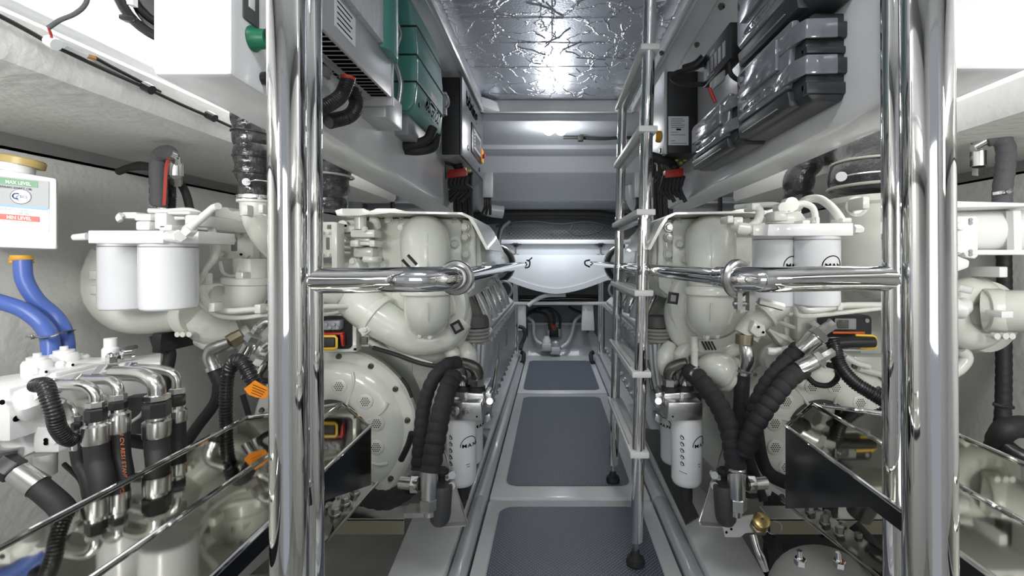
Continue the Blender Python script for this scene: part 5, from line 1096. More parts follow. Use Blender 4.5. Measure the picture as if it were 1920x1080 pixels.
part(MB().lathe([(0.012, 0), (0.012, 0.004), (0.009, 0.005)], face(57, 771), FN, 20), 'plug_screw', wpaint, mt_); part(MB().lathe([(0.004, 0), (0.004, 0.001)], face(57, 771, 0.0055), FN, 8), 'plug_socket', labgrey, mt_)
for (cx, cy, D) in ((70, 705, 1.09), (120, 692, 1.16)):
    lat([(30, 0), (31, 4), (25, 7), (22, 8), (22, 24), (19, 30), (15, 31), (15, 36), (6, 37), (6, 43), (4, 43)], (cx, cy, D), UP, 'valve_tower', wpaint, mt_, 28)
    pbx(cx-34, cy-6, cx+34, cy+5, D-0.05, D+0.05, 'valve_flange', wpaint, mt_, 0.004)
    lat([(7, 0), (7, 7), (4, 8)], (cx+17, cy-8, D-0.05), TO, 'socket_screw', wpaint, mt_, 18); lat([(2.6, 0), (2.6, 1)], (cx+17, cy-8, D-0.0605), TO, 'socket_hole', ink, mt_, 10)
    lat([(8, 0), (8, 7), (5, 11)], (cx-6, cy-4, D-0.05), UP, 'adjuster', wpaint, mt_, 14)
lat([(13, 0), (13, 16), (10, 20), (3, 20), (3, 23)], (152, 685, 1.2), UP, 'small_cap', wpaint, mt_, 22)
part(MB().torus(P(163, 676, 1.19), TO, R_(3, 1.2), 0.001, n=14, k=5), 'cap_ring', alu, mt_)
lat([(13, 0), (13, 22), (10, 26), (10, 42)], (207, 676, 1.22), UP, 'tall_fitting', wpaint, mt_, 22)
part(MB().hexa(P(212, 681, 1.17), UP, R_(11, 1.17), R_(15, 1.17)), 'chrome_nut', chrome, mt_); part(MB().lathe([(R_(10, 1.17), 0), (R_(9, 1.17), R_(4, 1.17)), (R_(4, 1.17), R_(7, 1.17))], P(212, 667, 1.17), UP, 18), 'chrome_dome', chrome, mt_)
part(MB().hexa(P(239, 673, 1.2), UP, R_(11, 1.2), R_(17, 1.2)), 'chrome_nut', chrome, mt_); tb([(228, 655, 1.22), (256, 650, 1.22)], 4, 'tee_bar', dsteel, mt_, n=6, smooth=False)
# lugs and lower castings
part(MB().tube([face(45, 740), face(36, 760, 0.02), face(48, 772, 0.01)], 0.02, n=14), 'cast_boss', wpaint, mt_)
part(MB().tube([face(58, 735, 0.005), face(50, 752, 0.035)], [0.022, 0.018], n=16, smooth=False), 'solenoid', wpaint, mt_)
part(MB().cyl(face(72, 752, 0.03), face(80, 757, 0.045), 0.010, n=6), 'hex_nut', mat('pale_olive', (0.50, 0.49, 0.40), 0.4), mt_)
pbx(60, 800, 110, 850, 1.0, 1.1, 'lower_block', wpaint, mt_, 0.006); pbx(80, 762, 158, 805, 1.04, 1.1, 'tee_block', mat('cream_metal', (0.52, 0.52, 0.46), 0.35, metal=0.3), mt_, 0.004)
tb([(42, 815, 1.03), (60, 850, 1.03)], [30, 24], 'lower_boss', wpaint, mt_, n=24, smooth=False)
tb([(85, 850, 1.03), (86, 890, 1.03)], [17, 16], 'lower_spigot', wpaint, mt_, n=20, smooth=False)
for x, y in ((86, 825), (86, 831)): lat([(4, 0), (4, 1)], (x, y, 0.998), TO, 'port_hole', ink, mt_, 12)
lat([(6, 0), (6, 4)], (105, 825, 1.0), TO, 'socket_screw', wpaint, mt_, 14)
part(MB().hexa(P(10, 855, 1.0), UP, R_(34, 1.0), R_(16, 1.0)), 'big_hex', steel, mt_)
# hose lines: (flange point, elbow path, drop x, nut y, ferrule y0, y1, hose end y, radii)
def hline(lab, start, path, r, xd, yn, yf0, yf1, yend, rh, D, hmt=rubber, bend=0):
    t = thing('hose_line', lab, 'hose', P(xd, yend, D))
    tb([start]+path+[(xd, yn, D)], r, 'steel_elbow', alu, t, n=20)
    part(MB().hexa(P(*start), P(*path[0])-P(*start), R_(r*1.5, start[2]), R_(r*1.6, start[2])), 'hex_nut', steel, t)
    part(MB().hexa(P(xd, yn+8, D), UP, R_(r*1.55, D), R_(11, D)), 'upper_nut', alu, t)
    part(MB().hexa(P(xd, yf0+1, D), UP, R_(r*1.65, D), R_(yf0-yn-9, D)), 'black_nut', plast, t)
    part(MB().lathe([(R_(rh*1.08, D), 0), (R_(rh*1.12, D), R_(3, D)), (R_(rh*1.12, D), R_(yf1-yf0-9, D)), (R_(rh*0.86, D), R_(yf1-yf0-5, D)), (R_(rh*0.86, D), R_(yf1-yf0, D))], P(xd, yf1, D), UP, 28), 'ferrule', alu, t)
    tb([(xd, yf1-2, D), (xd+bend*0.3, (yf1+yend)/2, D), (xd+bend, yend, D-0.01), (xd+bend*1.6, yend+90, D-0.02)], rh, 'hose', hmt, t, n=24)
    return t
hline('left manifold hose with bent steel elbow, second from the near end', (98, 724, 1.00), [(120, 722, 0.99), (160, 724, 0.98), (178, 738, 0.98)], 10, 180, 755, 788, 830, 900, 19, 0.98, bend=12)
h2 = hline('manifold hose with orange lettering', (150, 712, 1.07), [(175, 712, 1.05), (208, 714, 1.03), (221, 728, 1.02)], 8.5, 222, 742, 766, 810, 900, 16.5, 1.02, bend=10)
hline('manifold hose with the largest bent steel elbow', (192, 702, 1.09), [(225, 700, 1.08), (268, 703, 1.06), (290, 716, 1.05), (294, 730, 1.05)], 13.5, 294, 742, 780, 818, 870, 20, 1.05, bend=4)
hline('manifold hose farthest along, behind the largest elbow', (240, 690, 1.16), [(285, 691, 1.14), (315, 696, 1.13), (330, 708, 1.13)], 8, 332, 730, 760, 790, 860, 14, 1.13, bend=3)
hline('slim manifold hose nearest the camera end, half hidden', (110, 752, 1.04), [(130, 756, 1.03), (140, 770, 1.02)], 5, 144, 782, 806, 842, 900, 11, 1.02, bend=20)
hline('slim manifold hose hidden between the two larger ones', (170, 742, 1.12), [(190, 744, 1.10), (200, 755, 1.09)], 5, 201, 765, 792, 822, 900, 11, 1.09, bend=6)
for i, ch in enumerate('ION RESISTANT H'):
    if ch != ' ': text(ch, P(224.5+i*0.5, 814+i*6.3, 0.9995), (0.03, 0, -1), (1, 0, 0), R_(7.5, 1.0), rink, h2, thick=0.0, bold=0.02)
text('RESISTANT', P(120, 0, 1), (0, 0, -1), X_, 0.001, rink, h2) if False else None
cable([(68, 722, 0.94), (84, 722, 0.93), (92, 745, 0.92), (102, 775, 0.92), (108, 800, 0.93), (122, 820, 0.95), (135, 825, 0.97)], 13, plast, 'black corrugated cable curving off the near solenoid', 'hose', 'corrugated_hose', rib='corr', pitch=0.006, amp=0.08, n=18)
cable([(255, 700, 1.2), (262, 742, 1.18), (250, 770, 1.18), (240, 790, 1.18)], 9, plast, 'black plug behind the largest elbow', 'plug', 'plug')
cable([(276, 745, 1.12), (266, 775, 1.12), (245, 792, 1.12)], 3, wpaint, 'thin white wire loop between the manifold hoses')
solo(MB().pb(232, 745, 275, 815, 1.14, 1.2), 'cable_box', mat('charcoal_box', (0.07, 0.07, 0.07), 0.5), 'dark grey box between the manifold hoses', 'box', bevel=0.004)
t = thing('hose_line', 'black hose with steel ferrule slanting down at the left photo edge', 'hose', P(60, 900, 0.95))
part(MB().hexa(P(2, 868, 0.95), P(40, 890, 0.95)-P(2, 868, 0.95), R_(22, 0.95), R_(34, 0.95)), 'black_nut', plast, t)
part(MB().cyl(P(33, 885, 0.95), P(72, 912, 0.95), R_(19, 0.95), R_(21, 0.95), n=28), 'ferrule', alu, t)
tb([(66, 908, 0.95), (95, 932, 0.95), (118, 955, 0.94), (140, 1000, 0.9)], 19, 'hose', rubber, t, n=24)
cable([(120, 870, 1.1), (150, 900, 1.08), (158, 930, 1.06)], 4, rubber, 'thin black cable below the manifold')
cable([(240, 825, 1.2), (270, 830, 1.2), (300, 835, 1.2)], 12, rubber, 'black hose crossing behind the manifold hoses', 'hose', 'hose')

# ================================================================ RIGHT ENGINE: outboard front parts
fuel_filters([(1451, 0.06), (1531, 0)], 1.32, 443, 573, 39.5, tR, True)
poly([(1441, 420), (1600, 418), (1600, 442), (1439, 442)], 1.26, 1.40, 'filter_head', wpaint, tR, 0.002)
pbx(1412, 422, 1441, 442, 1.28, 1.40, 'filter_head_end', ivory, tR, 0.003)
tb([(1600, 430, 1.32), (1610, 430, 1.32), (1617, 431, 1.32)], [9, 9, 6], 'head_sensor', wpaint, tR, n=6, smooth=False)
tb([(1432, 429, 1.30), (1418, 430, 1.30), (1402, 430, 1.30)], [12, 10, 10], 'union', ivory, tR, n=16, smooth=False)
tb([(1402, 430, 1.30), (1388, 428, 1.30), (1378, 424, 1.32)], [12, 12, 10], 'connector', ivory, tR, n=10, smooth=False)
pbx(1376, 406, 1395, 424, 1.30, 1.36, 'connector', ivory, tR, 0.006); pbx(1364, 404, 1376, 418, 1.30, 1.36, 'plug_cap', ivory, tR, 0.004)
tb([(1405, 425, 1.31), (1420, 415, 1.31), (1425, 398, 1.32), (1418, 385, 1.33)], [7, 8, 8, 6], 'corrugated_line', ivory, tR, rib='wrap', pitch=0.012, amp=0.06, n=12)
pbx(1410, 380, 1426, 394, 1.32, 1.38, 'line_bracket', ivory, tR, 0.004)
tb([(1380, 388, 1.5), (1415, 385, 1.42), (1450, 384, 1.38), (1468, 388, 1.36)], 5, 'top_line', ivory, tR, n=10)
lat([(13, 0), (13, 20)], (1475, 385, 1.38), TO, 'pump_cap', ivory, tR, 24); lat([(10, 0), (10, 24)], (1458, 392, 1.36), TO, 'pump_boss', ivory, tR, 20)
pbx(1452, 395, 1476, 414, 1.30, 1.36, 'pump_body', ivory, tR, 0.006); tb([(1464, 402, 1.33), (1464, 414, 1.33)], 12, 'pump_nut', ivory, tR, n=6, smooth=False)
poly([(1440, 405), (1502, 395), (1520, 420), (1438, 420)], 1.38, 1.5, 'head_web', ivory, tR, 0.006)
tb([(1485, 384, 1.36), (1505, 382, 1.36), (1522, 388, 1.35), (1528, 402, 1.34), (1528, 420, 1.33)], 6, 'fuel_pipe', ivory, tR, n=12)
tb([(1490, 395, 1.48), (1510, 376, 1.45), (1535, 373, 1.42), (1555, 385, 1.38), (1570, 402, 1.34), (1580, 418, 1.32)], 7.5, 'fuel_pipe', ivory, tR, n=14)
pbx(1580, 408, 1598, 418, 1.30, 1.36, 'pipe_clamp', ivory, tR, 0.004); pbx(1505, 412, 1520, 420, 1.29, 1.34, 'hex_block', ivory, tR, 0.004); pbx(1530, 406, 1538, 420, 1.32, 1.38, 'hex_block', ivory, tR, 0.004)
# large cast intake housing under the black duct
zc = P(0, 368, 1.52).z
part(MB().lathe([(R_(98, 1.55), 0), (R_(98, 1.55), -0.02), (R_(92, 1.55), -0.03), (R_(90, 1.55), -0.16), (R_(93, 1.55), -0.20), (R_(86, 1.55), -0.26), (R_(66, 1.55), -0.305), (R_(30, 1.55), -0.335), (0.001, -0.34)], P(1656, 372, 1.62), UP, 56), 'intake_housing', ivory, tR)
lat([(19, 0), (19, 8), (14, 10), (12, 6)], (1604, 388, 1.50), (-0.3, -1, 0), 'housing_boss', ivory, tR); pbx(1618, 368, 1632, 392, 1.42, 1.5, 'housing_lug', ivory, tR, 0.006)
t = thing('intake_duct', 'wide black wrapped duct with pale bands above the right engine', 'duct', P(1650, 362, 1.62))
part(MB().tube(PT([(1656, 366, 1.62), (1660, 330, 1.62), (1668, 290, 1.63), (1690, 230, 1.66)]), [R_(92, 1.6), R_(94, 1.6), R_(92, 1.6), R_(86, 1.6)], rib='wrap', pitch=0.09, amp=0.06, n=44), 'sleeve', foilbag, t)
part(MB().torus(P(1657, 352, 1.62), (0, 0, 1), R_(93, 1.6), 0.005, n=44), 'pale_band', mat('pale_rubber', (0.45, 0.44, 0.38), 0.5), t); part(MB().torus(P(1664, 312, 1.62), (0.08, 0, 1), R_(95, 1.6), 0.004, n=44), 'pale_band', MATS['pale_rubber'], t)
part(MB().cyl(P(1578, 331, 1.50), P(1577, 331, 1.49), R_(9, 1.5), n=18), 'tag_disc', label, t, lab='white round tie tag'); tb([(1584, 330, 1.49), (1610, 325, 1.46), (1655, 321, 1.45)], 1.2, 'wire_tie', alu, t, n=6)
cable([(1500, 395, 1.95), (1496, 350, 1.92), (1510, 310, 1.9), (1540, 285, 1.9), (1600, 270, 1.9)], 26, foilbag, 'crumpled shiny black hose left of the wide black duct', 'hose', 'wrapped_pipe', rib='wrap', pitch=0.08, amp=0.12, n=24)
# right of the right pole
tb([(1760, 430, 1.45), (1960, 432, 1.40)], 37, 'coolant_tube', wpaint, tR, n=40, smooth=False)
pbx(1760, 468, 1960, 478, 1.34, 1.55, 'tube_shelf', wpaint, tR, 0.003)
poly([(1760, 374), (1805, 377), (1960, 381), (1960, 386), (1760, 390)], 1.30, 1.7, 'heat_cover_end', wpaint, tR, 0.003)
pbx(1760, 390, 1960, 402, 1.50, 1.8, 'cover_shadow_casting', ivory2, tR, 0.003)
poly([(1770, 406), (1830, 405), (1834, 410), (1834, 480), (1828, 485), (1812, 482), (1808, 474), (1770, 472)], 1.27, 1.29, 'mount_plate', wpaint, tR, 0.002)
for x, y in ((1796, 424), (1794, 467)): bolt(P(x, y, 1.27), TO, 0.012, 0.012, wpaint, tR)
for x, y in ((1820, 412), (1820, 418), (1820, 471), (1820, 477)): lat([(3.5, 0), (3.5, 1)], (x, y, 1.268), TO, 'plate_hole', labgrey, tR, 12)
poly([(1795, 478), (1820, 488), (1818, 502), (1795, 510), (1785, 500)], 1.28, 1.34, 'lever_cast', wpaint, tR, 0.006)
tb([(1900, 395, 1.36), (1902, 470, 1.36)], 10, 'rib_bracket', wpaint, tR, n=4, smooth=False)
part(MB().lathe([(R_(70, 1.5)*0.9, 0), (R_(72, 1.5), 0.03), (R_(66, 1.5), 0.06), (R_(50, 1.5), 0.075), (R_(30, 1.5), 0.09)], P(1820, 590, 1.56), (0.1, -1, 0), 48), 'turbine_housing', ivory, tR)
part(MB().torus(P(1822, 588, 1.50), (0.1, -1, 0), R_(42, 1.5), R_(27, 1.5), n=40, k=16), 'turbine_scroll', ivory, tR)
tb([(1780, 575, 1.42), (1800, 580, 1.40), (1806, 570, 1.42)], [22, 18, 14], 'inner_elbow', wpaint, tR, n=20)
tb([(1800, 540, 1.42), (1823, 545, 1.40)], 7, 'stub_port', wpaint, tR, n=14, smooth=False)
tb([(1845, 582, 1.46), (1960, 584, 1.36)], 38, 'outlet_pipe', ivory, tR, n=40, smooth=False)
lat([(40, -14), (41, -12), (41, 12), (40, 14)], (1862, 582, 1.44), (1, -0.4, 0), 'band_clamp', ivory, tR, 40)
for x in (1862, 1878, 1890): lat([(6, 0), (6, 9)], (x, 629, 1.40), TO, 'clamp_screw', ivory, tR, 14)
pbx(1878, 584, 1900, 596, 1.32, 1.37, 'pipe_label', wpaint, tR, 0.001)
tb([(1800, 655, 1.5), (1812, 670, 1.5), (1800, 690, 1.5), (1775, 705, 1.5)], 11, 'drain_bend', ivory, tR, n=16)
pbx(1874, 500, 1890, 520, 1.40, 1.5, 'hose_bracket', wpaint, tR, 0.003)
# lines, castings under the fuel filters
tb([(1492, 545, 1.42), (1492, 560, 1.42), (1505, 580, 1.42), (1530, 582, 1.42), (1575, 574, 1.44), (1600, 572, 1.46), (1700, 572, 1.5)], 6, 'oil_line', ivory, tR, n=12)
tb([(1488, 570, 1.45), (1495, 590, 1.45), (1520, 592, 1.45), (1580, 586, 1.46), (1650, 578, 1.48)], 4.5, 'oil_line', ivory, tR, n=10)
pbx(1571, 567, 1581, 582, 1.42, 1.47, 'line_clip', ivory, tR, 0.003)
tb([(1398, 630, 1.62), (1415, 605, 1.62), (1440, 590, 1.62), (1465, 578, 1.66)], [24, 22, 20, 17], 'thermostat_cast', ivory2, tR, n=24)
lat([(26, -3), (26, 3)], (1436, 590, 1.61), (1, 0, 0.8), 'cast_band', ivory, tR)
poly([(1415, 600), (1436, 610), (1438, 630), (1420, 634), (1406, 622)], 1.56, 1.62, 'cast_lug', ivory, tR, 0.008)
for x, y in ((1422, 613), (1431, 623)): lat([(2.5, 0), (2.5, 1)], (x, y, 1.558), TO, 'lug_hole', ink, tR, 10)
poly([(1385, 560), (1415, 565), (1410, 580), (1388, 590)], 1.56, 1.6, 'side_lug', ivory, tR, 0.006); lat([(5, 0), (5, 5)], (1405, 574, 1.56), TO, 'lug_screw', ivory, tR, 14)
poly([(1495, 590), (1540, 592), (1562, 640), (1564, 690), (1548, 692), (1520, 650), (1495, 640)], 1.64, 1.70, 'valve_plate', ivory, tR, 0.006)
for a, b_ in (((1440, 618, 1.66), (1500, 650, 1.64)), ((1450, 600, 1.66), (1500, 618, 1.66)), ((1445, 585, 1.68), (1500, 592, 1.68)), ((1470, 590, 1.68), (1476, 640, 1.68))): tb([a, b_], 4, 'lattice_bar', ivory, tR, n=8, smooth=False)
poly([(1440, 618), (1480, 630), (1500, 650), (1475, 655), (1462, 645)], 1.65, 1.70, 'web_plate', ivory, tR, 0.004)
tb([(1438, 658, 1.6), (1460, 660, 1.6), (1478, 655, 1.62)], [7, 9, 7], 'sensor_plug', wpaint, tR, rib='wrap', pitch=0.018, amp=0.08, n=12)
lat([(28, 0), (30, 12), (24, 20)], (1450, 672, 1.72), TO, 'hub_boss', ivory2, tR)
tb([(1302, 630, 1.64), (1302, 690, 1.64)], 6.5, 'oil_drain', ivory, tR, n=14, smooth=False); lat([(8, -3), (8, 3)], (1302, 655, 1.64), UP, 'drain_collar', ivory, tR, 18)
tb([(1312, 705, 1.74), (1330, 690, 1.70), (1352, 692, 1.68), (1366, 702, 1.68)], [20, 26, 30, 28], 'coolant_bend', ivory, tR, n=28)
lat([(33, -4), (34, 0), (33, 4)], (1368, 702, 1.67), (0.9, 0, -0.4), 'bend_band', ivory, tR, 32)
pbx(1310, 636, 1345, 662, 1.72, 1.8, 'fin_block', ivory2, tR, 0.004)
for k in range(4): tb([(1316+k*6, 640, 1.71), (1324+k*6, 656, 1.71)], 1.6, 'fin_wire', plast, tR, n=6, smooth=False)
t = thing('elbow_pipe', 'steel elbow with brown collar and clamp on the right engine', 'elbow', P(1400, 700, 1.6))
tb([(1396, 628, 1.58), (1395, 645, 1.58)], 16, 'brass_collar', bronze, t, n=24, smooth=False)
tb([(1396, 645, 1.58), (1400, 660, 1.57), (1402, 675, 1.57), (1398, 690, 1.58)], [11, 13, 13, 12], 'elbow', steel, t, n=22)
for y in (690, 700): lat([(14, -2.5), (14, 2.5)], (1396, y, 1.59), UP, 'clamp_band', alu, t, 22)
lat([(4, 0), (4, 9)], (1412, 700, 1.57), TO, 'clamp_screw', alu, t, 10)
for sxx, (x, y, lab) in enumerate(((1535, 612, 'upper'), (1545, 664, 'lower'))):
    part(MB().hexa(P(x-14, y+6+sxx*-2, 1.60), (1, 0, 0.6), R_(15, 1.6), R_(14, 1.6)), 'port_nut', steel, tR)
# control unit, right engine
t = thing('control_unit', 'black control unit with orange stripe and yellow plug frame, right engine', 'controller', P(1590, 655, 1.6))
part(MB().prism([V((x, 1.60, z)) for x, z in rrect(P(1544, 0, 1.6).x, P(1634, 0, 1.6).x, P(0, 632, 1.6).z, P(0, 591, 1.6).z, 0.016)], (0, 0.05, 0)), 'case', plast, t)
pbx(1566, 597, 1606, 618, 1.592, 1.60, 'window', grey, t, 0.003); pbx(1570, 600, 1592, 616, 1.588, 1.593, 'window_glass', mat('dark_glass', (0.10, 0.10, 0.095), 0.1), t, 0.002)
pbx(1562, 622, 1622, 626, 1.59, 1.60, 'orange_stripe', mat('orange_rubber', (0.65, 0.12, 0.02), 0.5), t, 0.001, 'orange stripe')
for x, y in ((1554, 601), (1625, 601)): lat([(4, 0), (4, 2)], (x, y, 1.6), TO, 'case_screw', grey, t, 12)
tb([(1558, 645, 1.54), (1590, 642, 1.54), (1638, 641, 1.54)], [11, 11, 10], 'plug', plast, t, n=16, smooth=False)
part(MB().tube(PT([(1604, 628, 1.54), (1636, 629, 1.54), (1641, 632, 1.54), (1642, 650, 1.54), (1638, 653, 1.54), (1612, 652, 1.54)]), R_(2.6, 1.54), n=4, smooth=False), 'yellow_frame', yellow, t, lab='yellow plug frame')
pbx(1580, 655, 1632, 658, 1.56, 1.6, 'tray', ivory, t, 0.001)
cable([(1560, 640, 1.54), (1566, 655, 1.53), (1575, 685, 1.52), (1600, 715, 1.5), (1635, 738, 1.48), (1680, 765, 1.46), (1730, 800, 1.45)], 12, plast, 'shiny black corrugated harness curving from the right control unit', 'hose', 'corrugated_hose', rib='corr', pitch=0.008, amp=0.1, n=18)
cable([(1512, 705, 1.62), (1530, 720, 1.60), (1555, 722, 1.58), (1570, 708, 1.56), (1568, 690, 1.54), (1553, 684, 1.52)], 5, rubber, 'black cable loop under the right steel fittings')
cable([(1612, 800, 1.5), (1640, 782, 1.48), (1690, 760, 1.46)], 11, plast, 'black corrugated hose resting behind the right polished guard', 'hose', 'corrugated_hose', rib='corr', pitch=0.008, amp=0.1, n=16)
pbx(1600, 668, 1700, 735, 1.76, 1.9, 'back_casting', ivory2, tR, 0.01); lat([(18, 0), (18, 3)], (1634, 713, 1.755), TO, 'cast_recess', MATS['shade_grey'], tR, 24)
tb([(1610, 690, 1.72), (1660, 704, 1.72)], 6, 'cast_rib', ivory, tR, n=10, smooth=False); tb([(1585, 668, 1.70), (1605, 680, 1.70), (1630, 688, 1.70)], 5, 'bagged_harness', wpaint, tR, rib='wrap', pitch=0.015, amp=0.1, n=10)
# cast turbo parts behind the right guard (what its sheet mirrors)
tb([(1590, 640, 1.9), (1640, 640, 1.9), (1700, 620, 1.9)], 40, 'rear_cast_pipe', ivory2, tR, n=28)

# ================================================================ FAR END OF THE ROOM
fw = thing('lamp_pair', 'pair of round lit lamps on the far deckhead', 'lamp', P(1040, 250, 3.75))
for x in (1029, 1052):
    part(MB().sphere(P(x, 243, 3.72), R_(11, 3.72), (1, 0.9, 0.95)), 'diffuser', lampm, fw, lab='lit round diffuser')
part(MB().pb(1018, 232, 1063, 236, 3.72, 3.8), 'base_plate', gel, fw, bevel=0.004)
cable([(1056, 258, 3.98), (1080, 258, 3.98), (1130, 260, 3.98), (1175, 258, 3.98), (1230, 262, 3.98)], 3, rubber, 'black cable clipped along the far deckhead')
solo(MB().pb(1084, 253, 1094, 263, 3.94, 4.0), 'cable_clip', rubber, 'square black clip on the far deckhead cable', 'clip', bevel=0.004)
solo(MB().tube(PT([(1090, 231, 4.0), (1108, 231, 4.0)]), 0.008, n=8, smooth=False), 'hinge_pin', lgrey, 'small hinge pin at the far hatch edge', 'hinge')
struct(MB().box(-1.4, 1.5, 5.70, 5.76, Z(-0.03), Z(0.25)), 'trim_11', mat('perforated_panel', (0.30, 0.31, 0.33), 0.5), bevel=0.004)
pf = MB(); rn = random.Random(5)
for k in range(26):
    for j in range(7):
        x = P(950+k*8.3+(j % 2)*4, 0, 5.69).x; z = P(0, 428+j*3.2, 5.69).z; pf.box(x-0.009, x+0.009, 5.694, 5.70, z-0.004, z+0.004)
o = solo(pf, 'panel_perforations', mat('perforation_dark', (0.12, 0.12, 0.13), 0.6), 'rows of small slots in the grey panel under the far cables', 'perforations'); o['kind'] = 'stuff'
for x, y, w in ((957, 422, 'upper left'), (957, 438, 'lower left'), (1035, 439, 'lower middle'), (1027, 418, 'upper middle'), (1121, 437, 'lower right')): solo(MB().lathe([(0.014, 0), (0.014, 0.006), (0.006, 0.01)], P(x, y, 5.69), TO, 12), 'panel_screw', dsteel, 'dark round screw head at the %s of the perforated far panel' % w, 'screw', 'screws in the perforated far panel')
for k, (y0, y1, r) in enumerate(((400, 403, 14), (406, 409, 12), (411, 414, 9))):
    cable([(880, y0+8, 5.5), (930, y0+3, 5.45), (1000, y0+2, 5.45), (1060, y1-1, 5.45), (1120, y0+3, 5.45), (1165, y0+8, 5.45), (1230, y0+10, 5.5)], r*0.62, rubber, ['topmost', 'middle', 'lowest'][k]+' black cable bundle across the far bulkhead')
cable([(930, 425, 5.3), (955, 418, 5.3), (1000, 415, 5.3), (1050, 420, 5.3), (1100, 416, 5.3), (1150, 425, 5.3)], 2.4, rubber, 'thin sagging black cable under the far bundles')
cable([(1075, 418, 5.3), (1069, 432, 5.3), (1078, 440, 5.3), (1100, 440, 5.3), (1122, 434, 5.3), (1133, 424, 5.3)], 1.8, rubber, 'hanging loop of thin black cable on the perforated panel')
cable([(955, 415, 5.2), (940, 430, 5.15), (935, 455, 5.1), (936, 480, 5.0)], 4.5, rubber, 'black cable dropping at the left of the far bulkhead')
# overhanging white moulded tub above the far bilge opening
pr_ = [(1.02, 452), (1.02, 462)]
tbm = thing('moulded_tub', 'white moulded overhang with curved lower edge at the far end', 'moulding', P(1043, 550, 5.3))
def curve_y(x): return 553-26*min(1, abs((x-1043)/95.0))**1.6
xs = [x for x in range(900, 1200, 12)]
part(MB().prism([P(x, 478, 5.3) for x in (890, 1210)]+[P(x, curve_y(x)-12, 5.3) for x in xs[::-1]], (0, 0.35, 0)), 'tub_face', gel, tbm)
part(MB().prism([P(x, curve_y(x)-12, 5.29) for x in xs]+[P(x, curve_y(x)-2, 5.29) for x in xs[::-1]], (0, 0.36, 0)), 'lower_lip', gel, tbm)
struct(MB().box(-1.4, 1.5, 5.34, 5.9, P(0, 452, 5.34).z-0.03, P(0, 449, 5.34).z), 'trim_12', gel, bevel=0.01)
struct(MB().box(-1.4, 1.5, 5.42, 5.5, P(0, 480, 5.42).z, P(0, 456, 5.42).z), 'trim_13', gelgrey, bevel=0.01)
# dark space with pipes, crossbeam, posts of the opening
struct(MB().box(-1.4, 1.5, 5.84, 5.88, -0.3, Z(-0.3)), 'trim_14', mat('dark_space_shade', (0.20, 0.21, 0.22), 0.6))  # dark sheet; the shade of the space is in its colour
for k, (y, r, D) in enumerate(((556, 3, 5.5), (561, 4, 5.55), (565, 2.5, 5.5))):
    cable([(960, y, D), (1005, y+1, D), (1060, y-1, D), (1125, y, D)], r, [rubber, dsteel, rubber][k], ['upper dark pipe under the moulded overhang', 'middle steel pipe under the moulded overhang', 'lower dark pipe under the moulded overhang'][k], 'pipe', 'pipe')
cable([(990, 573, 5.35), (1005, 562, 5.35), (1025, 554, 5.35), (1060, 553, 5.4)], 4, gel, 'white hose arching under the moulded overhang', 'hose', 'hose')
struct(MB().pb(960, 566, 1180, 572, 5.35, 5.45), 'trim_15', gel, bevel=0.01)
for i, (a, b_) in enumerate(((972, 986), (1092, 1112))): struct(MB().pp([(a, 570), (b_, 570), (b_+(0 if i == 0 else 3), 620), (a-2, 620)], 5.38, 5.5), 'trim_%d' % (16+i), gel, bevel=0.008)
# sloping bilge faces
struct(MB().prism([P(985, 675, 5.5), P(962, 660, 5.5), P(972, 615, 5.75), P(1030, 672, 5.6)], (0, 0, -0.1)), 'trim_18', gel)
struct(MB().prism([P(1117, 675, 5.5), P(1135, 660, 5.5), P(1110, 615, 5.75), P(1062, 672, 5.6)], (0, 0, -0.1)), 'trim_19', gel)
struct(MB().prism([P(985, 678, 5.46), P(1117, 678, 5.46), P(1095, 605, 5.8), P(992, 605, 5.8)], (0, 0, -0.05)), 'trim_20', gelgrey)
struct(MB().pb(990, 605, 1096, 650, 5.78, 5.82), 'trim_21', gelgrey)
t = thing('bilge_pump', 'grey bilge pump with white lid, left of the two pumps in the far bilge', 'pump', P(1026, 660, 5.45))
pbx(1016, 645, 1034, 656, 5.42, 5.55, 'motor_body', gelgrey, t, 0.012); lat([(7, 0), (8, 8), (5, 14), (5, 16)], (1025, 646, 5.48), UP, 'strainer', wpaint, t, 20); pbx(1014, 655, 1036, 659, 5.4, 5.56, 'base', grey, t, 0.008)
t = thing('bilge_pump', 'grey bilge pump right of the white-lidded one, with two hoses', 'pump', P(1043, 664, 5.4))
pbx(1034, 652, 1050, 662, 5.38, 5.5, 'motor_body', gelgrey, t, 0.012); lat([(6, 0), (6, 12), (3, 15)], (1042, 654, 5.44), UP, 'strainer', lgrey, t, 20); pbx(1032, 661, 1051, 665, 5.36, 5.5, 'base', grey, t, 0.008)
t = thing('switch_board', 'black relay block with red top between the far bilge hoses', 'switch', P(1039, 632, 5.6))
pbx(1024, 610, 1054, 634, 5.62, 5.66, 'back_plate', grey, t, 0.004); pbx(1030, 614, 1048, 632, 5.56, 5.62, 'relay', plast, t, 0.006); pbx(1033, 606, 1042, 616, 5.56, 5.62, 'red_cap', red, t, 0.004, 'red cap')
for x in (1028, 1048): pbx(x-2, 612, x+2, 630, 5.56, 5.6, 'terminal', lgrey, t, 0.002)
